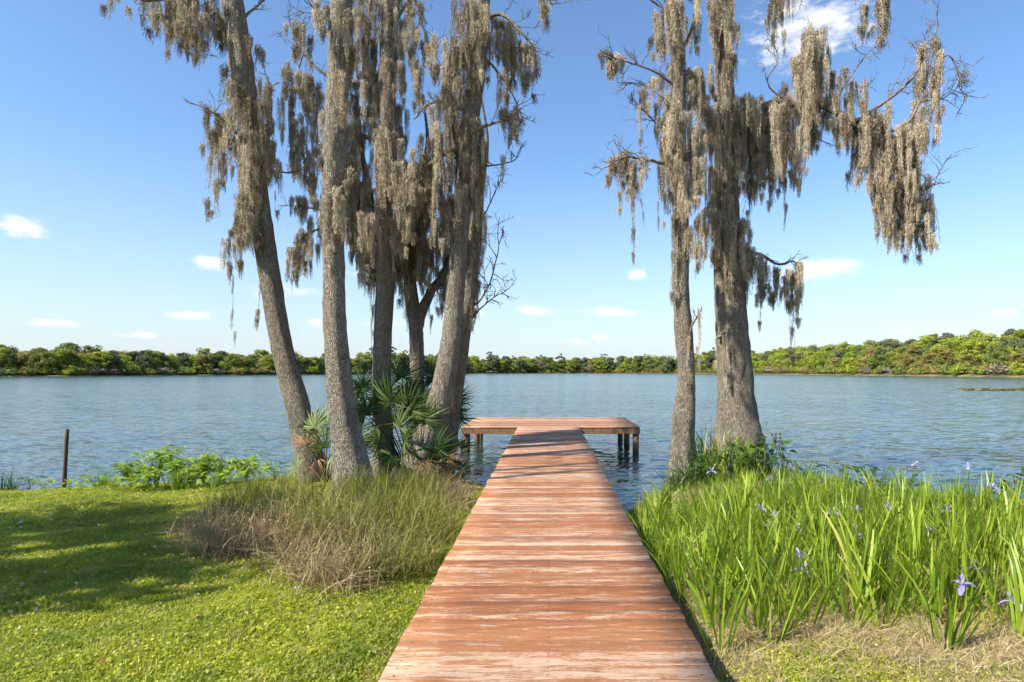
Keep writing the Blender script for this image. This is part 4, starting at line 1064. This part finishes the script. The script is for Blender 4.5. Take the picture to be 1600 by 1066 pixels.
IR = []
for k in range(10):
    g = random.Random(730 + k); parts = []
    for (rx, ry, rz, ox, oy, s) in fan(k, g.randint(10, 14), g):
        V, Q, t_ = g.choice(LEAVES); V = V * s; Mz = np.array(Euler((0, 0, rz)).to_matrix()); V = V @ Mz.T
        parts.append(xf((V, Q, t_), rx, ry, 0, (ox, oy, 0), (.98 if g.random() < .09 else g.uniform(.05, .88))))
    IR.append(pm('iris_leaves', parts, M['iris']))


def petal_mesh(seed):
    g = np.random.default_rng(seed); parts = []; u = np.linspace(0, 1, 5)
    for k in range(6):
        fall = k % 2 == 0; a = k * math.pi / 3 + g.normal(0, .12); d = np.array([math.cos(a), math.sin(a), 0])
        L = .062 if fall else .05; path = np.zeros((1, 5, 3))
        path[0] = d[None] * (L * u)[:, None] * (1 if fall else .55); path[0, :, 2] = (L * (.45 * u - .75 * u ** 2.4)) if fall else L * .85 * u
        wd = (.030 if fall else .017) * np.interp(u, [0, .3, .7, 1], [.3, .7, 1, .35])[None]
        parts.append(ribbons(path, wd, np.array([[-d[1], d[0], .1]]), np.array([g.uniform(.1, .95)])))
    return pm('flower', parts, M['flower'])


FLW = [petal_mesh(760 + k) for k in range(4)]
IG = 'irises in the bed right of the dock'
spots = []
FRONT = [(1050, 905, 'first iris beside the dock edge'), (1070, 950, 'iris beside the dock edge with dark drooping leaves'), (1116, 990, 'nearest iris to the dock corner, dark upright leaves'), (1212, 1009, 'bright front iris bending over to the right'), (1265, 978, 'front iris with narrow upright leaves'),
         (1333, 980, 'broad fan-shaped front iris in the middle of the bed'), (1402, 959, 'pale front iris set back behind the straw'), (1426, 970, 'short thin front iris'), (1468, 1017, 'upright dark iris standing forward on the straw'),
         (1490, 1021, 'iris leaning far to the right, forward on the straw'), (1545, 985, 'shaded front iris near the right edge'), (1597, 1001, 'front iris at the right edge of the bed'), (1300, 965, 'slim iris between two broad front irises'), (1160, 975, 'low front iris in the dry grass near the dock'), (1375, 985, 'small iris at the front edge of the straw'), (1095, 968, 'drooping iris just behind the dock corner iris'), (1128, 1022, 'low iris nearest the camera beside the dock'), (1140, 950, 'second-row iris near the dock corner'), (1182, 992, 'iris between the dock corner and the bright front iris'), (1236, 985, 'iris just left of the narrow upright front iris'), (1066, 918, 'iris leaning against the shaded dock edge')]


def on_ground(px, py):
    zg = .45
    for _ in range(5):
        Y = F * (CZ - zg) / (py - CY); x = (px - CX) / F * Y; zg = gz(x, Y)
    return x, Y, zg


def leafy_iris(x, Y, zg, label, group, seed, k=1.0, lean=0):
    g = random.Random(seed)
    root = thing('iris_plant', (x, Y, zg - .01), label, 'iris', group, g.gauss(0, .5))
    for (rx, ry, rz, ox, oy, s) in fan(seed, g.randint(10, 14), g):
        o = obj('leaf', g.choice(LEAF_ME), root, (ox, oy, 0)); s *= k
        Rm = Euler((rx, ry + lean, 0)).to_matrix() @ Euler((0, 0, rz)).to_matrix(); o.rotation_euler = Rm.to_euler(); o.scale = (s, s, s)
    return root


for q, (px, py, lab) in enumerate(FRONT):
    x, Y, zg = on_ground(px, py); spots.append((x, Y))
    leafy_iris(x, Y, zg, lab, IG, 800 + q, rnd.uniform(.8, 1.0), .35 if 'leaning far' in lab or 'bending' in lab else 0)

# irises in bloom: the stalk and the flower where the photo has them
BLOOM = [(1112, 737, 8.6), (1204, 750, 8.0), (1236, 730, 8.7), (1189, 795, 6.6), (1211, 806, 6.4), (1206, 822, 6.1), (1250, 828, 5.9), (1300, 800, 6.5), (1339, 832, 5.8), (1337, 797, 6.6), (1388, 792, 6.7), (1418, 823, 6.0), (1250, 867, 5.0), (1252, 891, 4.75),
         (1430, 726, 8.8), (1513, 729, 8.7), (1549, 762, 7.6), (1558, 768, 7.5), (1481, 798, 6.5), (1490, 818, 6.1), (1507, 858, 5.2), (1519, 889, 4.7), (1504, 914, 4.35), (1583, 941, 4.1), (1455, 830, 5.8), (1572, 785, 7.0)]
ORD = ['first', 'second', 'third', 'fourth', 'fifth', 'sixth', 'seventh', 'eighth', 'ninth', 'tenth', 'eleventh', 'twelfth', 'thirteenth', 'fourteenth']
bz = lambda Y: 'among the near leaves' if Y < 5.5 else 'in the middle rows' if Y < 7.2 else 'at the back against the water'
for q, (px, py, Y) in enumerate(BLOOM):
    mates = sorted(a for a, b_, c_ in BLOOM if bz(c_) == bz(Y)); rank = ORD[mates.index(px)]
    p = P(px, py, Y); zg = gz(p.x, Y)
    o = leafy_iris(p.x + rnd.gauss(0, .06), Y + .05, zg, 'violet iris bloom %s, %s from the left' % (bz(Y), rank), 'irises in bloom, ' + bz(Y), 900 + q, .9 if Y > 5.5 else .72)
    o.rotation_euler = (0, 0, 0); v = p - o.location
    obj('stalk', mesh_tubes('stalk', [tube(spline([(0, 0, 0), (v.x * .3, v.y * .3, v.z * .55), (v.x, v.y, v.z)], 7), np.linspace(.007, .004, 7), 5)], [M['iris']]), o)
    obj('flower', rnd.choice(FLW), o, v, (rnd.gauss(0, .2), rnd.gauss(0, .2), rnd.uniform(0, 6.28)), rnd.uniform(1.2, 1.5))
    spots.append((p.x, Y))

n_iris = 0; tries = 0
while n_iris < 300 and tries < 30000:
    tries += 1
    Y = 4.15 + 5.2 * rnd.random() ** 1.15; x = rnd.uniform(.98, 7.4)
    px = CX + F * x / Y
    if px > 1720 or gz(x, Y) < .04: continue
    front = np.interp(px, [950, 1060, 1150, 1250, 1400, 1600, 1750], [4.55, 4.5, 4.15, 4.1, 4.2, 3.95, 3.9])
    if Y < front or Y > np.interp(px, [950, 1040, 1100, 1180, 1300, 1600], [7.0, 7.6, 8.6, 9.0, 8.3, 8.0]): continue
    dmin = .145 + .012 * (Y - 4)
    if any((x - a) ** 2 + (Y - b_) ** 2 < dmin ** 2 for a, b_ in spots): continue
    spots.append((x, Y)); n_iris += 1
    k = rnd.uniform(.82, 1.15) * float(np.interp(px, [960, 1050, 1120], [.62, .78, 1.0])) * float(np.interp(Y, [5, 7, 9], [1, .95, .8]))
    o = obj('iris_plant', rnd.choice(IR), None, (x, Y, gz(x, Y) - .01), (rnd.gauss(0, .06), rnd.gauss(0, .06), rnd.uniform(-.9, .9) + (math.pi if rnd.random() < .5 else 0)), (k, k, k * rnd.uniform(.9, 1.1)))
    depth = 'front-row' if Y < 5.0 else 'second-row' if Y < 5.9 else 'middle-row' if Y < 7.0 else 'back-row' if Y < 8.1 else 'waterside'
    across = next(z for lim, z in [(1070, 'close beside the dock'), (1130, 'below the slender right tree'), (1200, 'below the thick right trunk'), (1290, 'just right of below the thick trunk'), (1390, 'in the middle of the bed'), (1490, 'right of the middle of the bed'), (1560, 'near the right edge'), (9999, 'at the right edge')] if px < lim)
    tag(o, 'flowerless green %s iris %s' % (depth, across), 'iris', 'flowerless %s irises %s' % (depth, across))
# the rest of the bed, past the three hundred built singly
tp, ts_, ti = [], [], []
for _ in range(1350):
    Y = 4.4 + 8.0 * rnd.random(); x = rnd.uniform(.92, 8.5); px = CX + F * x / Y; z = gz(x, Y)
    if px > 1740 or z < .015: continue
    if Y < np.interp(px, [950, 1060, 1150, 1250, 1400, 1600, 1750], [4.9, 4.8, 4.6, 4.5, 4.6, 4.4, 4.3]): continue
    tp.append((x, Y, z - .01)); ti.append(rnd.randrange(10)); ts_.append(rnd.uniform(.45, .8) * float(np.interp(px, [960, 1050, 1120], [.62, .8, 1])) * float(np.interp(Y, [6, 8, 11], [1, .75, .6])))
tn = len(tp)
scatter('iris_bed', tp, np.stack([rng.normal(0, .12, tn), rng.normal(0, .12, tn), rng.uniform(0, 6.28, tn)], 1), ts_, ti, IR, 'thick green undergrowth of iris blades filling the bed right of the dock')
print('irises', n_iris, tn)

# ------------------------------------------------------------------ other waterside plants
def broad_plant(seed, n, h, mat, wl=.09, spread=.5):
    """arrowhead-like leaves on stalks"""
    g = np.random.default_rng(seed); parts = []; u = np.linspace(0, 1, 5)
    for k in range(n):
        a = g.uniform(0, 6.28); hh = h * g.uniform(.45, 1); d = np.array([math.cos(a), math.sin(a), 0]); p1 = d * spread * h * g.uniform(.1, .9) + np.array([0, 0, hh])
        st = spline([(g.normal(0, .04), g.normal(0, .04), 0), p1 * .5 + np.array([0, 0, .1 * h]), p1], 4)[None]
        parts.append(ribbons(st, np.full((1, 4), .009), unit(np.array([[-d[1], d[0], .2]])), np.array([.4])))
        L = wl * 2.0 * g.uniform(.7, 1.2); ld = unit(d + np.array([0, 0, g.uniform(-.5, .9)]))
        path = (p1[None] + ld[None] * (L * (u - .1))[:, None]); path[:, 2] -= L * .25 * u ** 2
        parts.append(ribbons(path[None], (wl * np.interp(u, [0, .25, .6, 1], [.45, 1, .75, .03]))[None], unit(np.array([[-d[1], d[0], g.normal(0, .25)]])), np.array([g.uniform(0, 1)])))
    return pm('leafy_stems', parts, mat)


def compound_plant(seed, n, h, mat, spread=.7):
    """tall weed with pairs of pointed leaflets along arching stems"""
    g = np.random.default_rng(seed); parts = []; u = np.linspace(0, 1, 4)
    for k in range(n):
        a = g.uniform(0, 6.28); d = np.array([math.cos(a), math.sin(a), 0]); R = spread * h * g.uniform(.2, 1.0); hh = h * g.uniform(.55, 1)
        st = spline([(0, 0, 0), d * R * .35 + np.array([0, 0, hh * .75]), d * R + np.array([0, 0, hh * g.uniform(.7, 1.0)])], 8)
        parts.append(ribbons(st[None], np.full((1, 8), .010), unit(np.array([[-d[1], d[0], .2]])), np.array([.5])))
        for i in range(2, 8):
            for s in (-1, 1):
                sd = np.array([-d[1] * s, d[0] * s, 0]); ld = unit(sd + d * g.uniform(.1, .8) + np.array([0, 0, g.uniform(-.35, .45)]))
                L = .095 * g.uniform(.7, 1.2); path = st[i][None] + ld[None] * (L * u)[:, None]; path[:, 2] -= L * .3 * u ** 2
                parts.append(ribbons(path[None], (.036 * np.interp(u, [0, .35, 1], [.3, 1, .05]))[None], unit(np.cross(ld, [0, 0, 1.0]) + g.normal(0, .35, 3))[None], np.array([g.uniform(0, 1)])))
    return pm('leafy_stems', parts, mat)


CP = [compound_plant(1000 + k, 26, .62, M['weed']) for k in range(4)]
BPD = [broad_plant(1020 + k, 17, .55, M['dark_leaf'], .085, .55) for k in range(4)]
BPL = [broad_plant(1040 + k, 18, .42, M['weed'], .075, .7) for k in range(3)]
SW = [pm('blades', [blade_tuft(1060 + k, 60, .70, .08, .026, .55, None, k=5)], M['iris']) for k in range(3)]
SWD = [pm('blades', [blade_tuft(1070 + k, 90, .75, .09, .016, .95, None, k=5)], M['dark_leaf']) for k in range(3)]


def plant(name, me, px, Y, k, label, cat_, group=None, dz=0.0):
    x = (px - CX) / F * Y; z = max(gz(x, Y), -.12)
    o = obj(name, me, None, (x, Y, z - .02 + dz), (0, 0, rnd.uniform(0, 6.28)), (k, k, k * rnd.uniform(.9, 1.05)))
    return tag(o, label, cat_, group)


G1 = 'bright leafy weeds on the left shore'
for px, Y, k, lab in [(205, 10.5, 1.05, 'leftmost of the bright leafy weeds on the left shore'), (245, 10.9, 1.45, 'tallest bright leafy weed on the left shore'), (280, 10.7, 1.3, 'bright leafy weed right of the tallest one on the left shore'), (318, 10.6, 1.15, 'bright leafy weed in the middle of the left shore clump'), (350, 10.9, 1.1, 'bright leafy weed toward the right of the left shore clump'), (385, 10.9, 1.0, 'rightmost bright leafy weed on the left shore, near the leaning trunk'), (225, 9.9, .75, 'low leafy weed in front of the left shore clump'), (300, 9.9, .7, 'low leafy weed in front of the clump, near the sedge')]:
    plant('leafy_weed', rnd.choice(CP), px, Y, k, lab, 'weed', G1)
for px, Y, k, lab in [(160, 10.8, .55, 'small sword-leaved plant left of the leafy weeds'), (282, 9.9, .75, 'sword-leaved plant standing among the leafy weeds'), (175, 10.4, .5, 'low sword-leaved plant beside the leafy weeds'), (340, 10.3, .6, 'sword-leaved plant at the right of the leafy weeds')]:
    plant('sword_leaf_plant', rnd.choice(SW), px, Y, k, lab, 'plant', 'sword-leaved plants on the left shore')
for px, Y, k, me, lab in [(12, 11.0, .75, SWD[0], 'dark drooping plant at the left edge of the picture by the water'), (45, 11.0, .62, BPD[1], 'dark leafy plant between the left edge and the stake')]:
    plant('dark_shore_plant', me, px, Y, k, lab, 'plant', 'dark plants at the left water edge')
for q, (px, Y, k, lab) in enumerate([(70, 10.6, .6, 'just left of the stake foot'), (130, 10.7, .65, 'just right of the stake foot'), (400, 11.5, .9, 'beside the leftmost trunk'), (430, 11.6, .8, 'touching the leftmost trunk'), (110, 10.2, .55, 'in front of the stake'), (180, 9.9, .7, 'before the leftmost leafy weed'), (360, 10.0, .8, 'before the rightmost leafy weed'), (330, 9.6, .75, 'near the sedge mound'),
                       (205, 10.2, .85, 'under the leftmost leafy weed'), (235, 10.1, .95, 'under the tallest leafy weed'), (262, 10.3, .95, 'between the tallest leafy weed and its neighbour'), (295, 10.1, .95, 'in the middle before the clump'), (325, 10.4, .95, 'right of the middle of the clump'), (375, 10.4, .9, 'between the clump and the leftmost trunk'), (410, 10.6, .8, 'in the grass left of the leaning trunk'), (150, 10.5, .7, 'between the stake and the clump')]):
    plant('low_weed', rnd.choice(BPL), px, Y, k, 'low bright leafy weed on the left shore ' + lab, 'weed', 'low weeds along the left lawn edge')

for px, Y, k, lab in [(1078, 10.5, 1.15, 'grassy clump at the foot of the slender right tree'), (1096, 11.0, 1.5, 'tall grassy clump between the two right trees'), (1118, 11.2, 1.6, 'tall pale grassy clump left of the thick right trunk'), (1150, 11.3, 1.35, 'grassy clump in front of the thick right trunk'), (1172, 11.6, 1.25, 'grassy clump at the right foot of the thick trunk'), (1056, 10.5, .95, 'drooping grass hanging beside the slender right trunk')]:
    plant('grass_clump', rnd.choice(SWD if 'drooping' in lab or 'slender' in lab else SW), px, Y, k, lab, 'grass', 'grass clumps around the right trunks')
for px, Y, k, lab in [(1205, 11.4, 1.3, 'dark leafy shrub right of the thick trunk'), (1222, 11.0, 1.1, 'dark leafy plant at the water, right of the thick trunk'), (1245, 10.4, .85, 'dark broad-leaved plant behind the irises'), (1262, 9.9, .8, 'second dark broad-leaved plant behind the irises'), (1320, 9.0, .95, 'broad-leaved plant behind the middle of the iris bed'), (1360, 8.9, .9, 'bright-topped broad-leaved plant at the back of the bed'), (1410, 8.7, .9, 'broad-leaved plant at the back of the bed, right of centre'), (1590, 8.2, 1.15, 'large dark broad-leaved plant at the right edge'), (1612, 7.9, 1.1, 'large dark broad-leaved plant cut by the right edge'), (1140, 10.6, 1.15, 'leafy plant hiding the foot of the thick trunk'), (1105, 10.3, 1.1, 'leafy plant between the right trunks and the irises'), (1180, 10.8, 1.2, 'leafy plant below the thick trunk toward the irises')]:
    plant('broadleaf_plant', rnd.choice(BPD), px, Y, k, lab, 'plant', 'broad-leaved plants along the right shore')
for px, Y, k, lab in [(1020, 9.3, .6, 'small upright water plant beside the dock'), (1012, 8.6, .6, 'low reed beside the right dock edge'), (1040, 9.0, .75, 'reed clump between the dock and the irises'), (1030, 7.6, .8, 'leaning reed clump touching the right dock edge'), (1048, 6.6, .8, 'dark reed clump at the dock edge before the irises'), (1062, 5.8, .75, 'reed clump rising from the shade beside the deck')]:
    plant('reed_clump', rnd.choice(SW), px, Y, k, lab, 'reed', 'reeds beside the right dock edge')

# seed stalk by the thick trunk
x = (1225 - CX) / F * 11.2; rt = thing('seed_stalk', (x, 11.2, gz(x, 11.2)), 'thin dark seed stalk standing against the water right of the thick trunk', 'plant')
g = np.random.default_rng(5); parts = []
for k in range(3):
    top = np.array([g.normal(0, .12), g.normal(0, .05), g.uniform(.65, .95)]); parts.append(tube(spline([(0, 0, 0), top * .5 + np.array([.03, 0, 0]), top], 6), np.linspace(.007, .004, 6), 5))
    for i in range(4):
        c_ = top * (1 - i * .09) + g.normal(0, .02, 3); parts.append(tube(np.array([c_, c_ + (0, 0, .02), c_ + (0, 0, .045)]), [.010, .022, .008], 6))
obj('stem', mesh_tubes('stem', parts, [M['stake']]), rt)

# leaning stake in the water at the left
st = P(98, 768, 11.4)
stake = thing('wooden_stake', (st.x, st.y, -.3), 'dark thin wooden stake leaning in the shallow water at the left', 'stake')
tp = P(105, 671, 11.4)
obj('shaft', mesh_tubes('shaft', [tube(spline([(0, 0, 0), ((tp.x - st.x) * .55, 0, .75), (tp.x - st.x, 0, tp.z + .3)], 9), np.linspace(.036, .032, 9), 8, .07, 3)], [M['stake']]), stake)

# fallen leaves on the lawn
lm = []
for k in range(4):
    g = np.random.default_rng(1100 + k); u = np.linspace(0, 1, 5); path = np.zeros((1, 5, 3)); path[0, :, 0] = .10 * (u - .5); path[0, :, 2] = .055 + .02 * np.sin(u * 3.1 + k)
    lm.append(pm('fallen_leaf', [ribbons(path, (.055 * np.interp(u, [0, .4, 1], [.1, 1, .08]))[None], np.array([[0, 1, .2]]), np.array([g.uniform(0, 1)]))], M['dead_leaf']))
for px, py, lab in [(296, 1040, 'orange fallen leaf lying on the near lawn'), (228, 903, 'pale tan fallen leaf on the lawn at the shade edge'), (310, 975, 'small orange leaf on the lawn below the sedge'), (60, 785, 'brown leaf on the lawn near the stake'), (40, 800, 'brown leaf on the lawn at the left edge'), (480, 1000, 'tan leaf on the lawn beside the dock'), (160, 1045, 'small pale leaf in the left lawn corner'), (75, 792, 'russet leaf on the lawn just right of the stake foot')]:
    x, Y, zg = on_ground(px, py); tag(obj('fallen_leaf', rnd.choice(lm), None, (x, Y, zg), (rnd.gauss(0, .2), 0, rnd.uniform(0, 6)), rnd.uniform(.45, .8)), lab, 'leaf', 'fallen leaves on the lawn')

# lily pads far out on the right
g = np.random.default_rng(9); n = 1500; c_ = np.stack([g.uniform(46, 76, n), g.uniform(60, 80, n)], 1)
ok = (c_[:, 0] - 47) > np.abs(c_[:, 1] - 69 - 3 * np.sin(c_[:, 0] * .4)) * 1.1 - 1 + g.normal(0, 1.0, n); c_ = c_[ok]; n = len(c_)
a = np.linspace(.25, 6.05, 8); r = g.uniform(.18, .42, n); rot = g.uniform(0, 6.28, n); lift = g.uniform(.008, .14, n) ** 1.3
ring = np.stack([np.cos(a[None] + rot[:, None]) * r[:, None], np.sin(a[None] + rot[:, None]) * r[:, None], g.normal(0, .035, (n, 8)) + lift[:, None] + .02], -1) + np.concatenate([c_, np.zeros((n, 1))], 1)[:, None]
cen = np.concatenate([c_, (lift + .02)[:, None]], 1)[:, None]; V = np.concatenate([cen, ring], 1).reshape(-1, 3)
b0 = (np.arange(n) * 9)[:, None]; k = np.arange(7)[None]; T = np.stack([np.broadcast_to(b0, (n, 7)), b0 + 1 + k, b0 + 2 + k], -1).reshape(-1, 3)
tag(obj('lily_pads', mesh_np('lily_pads', V, None, T, np.repeat(g.uniform(0, 1, n), 7), [M['sedge']])), 'flat patch of green lily pads on the lake at the right', None, None, 'stuff')
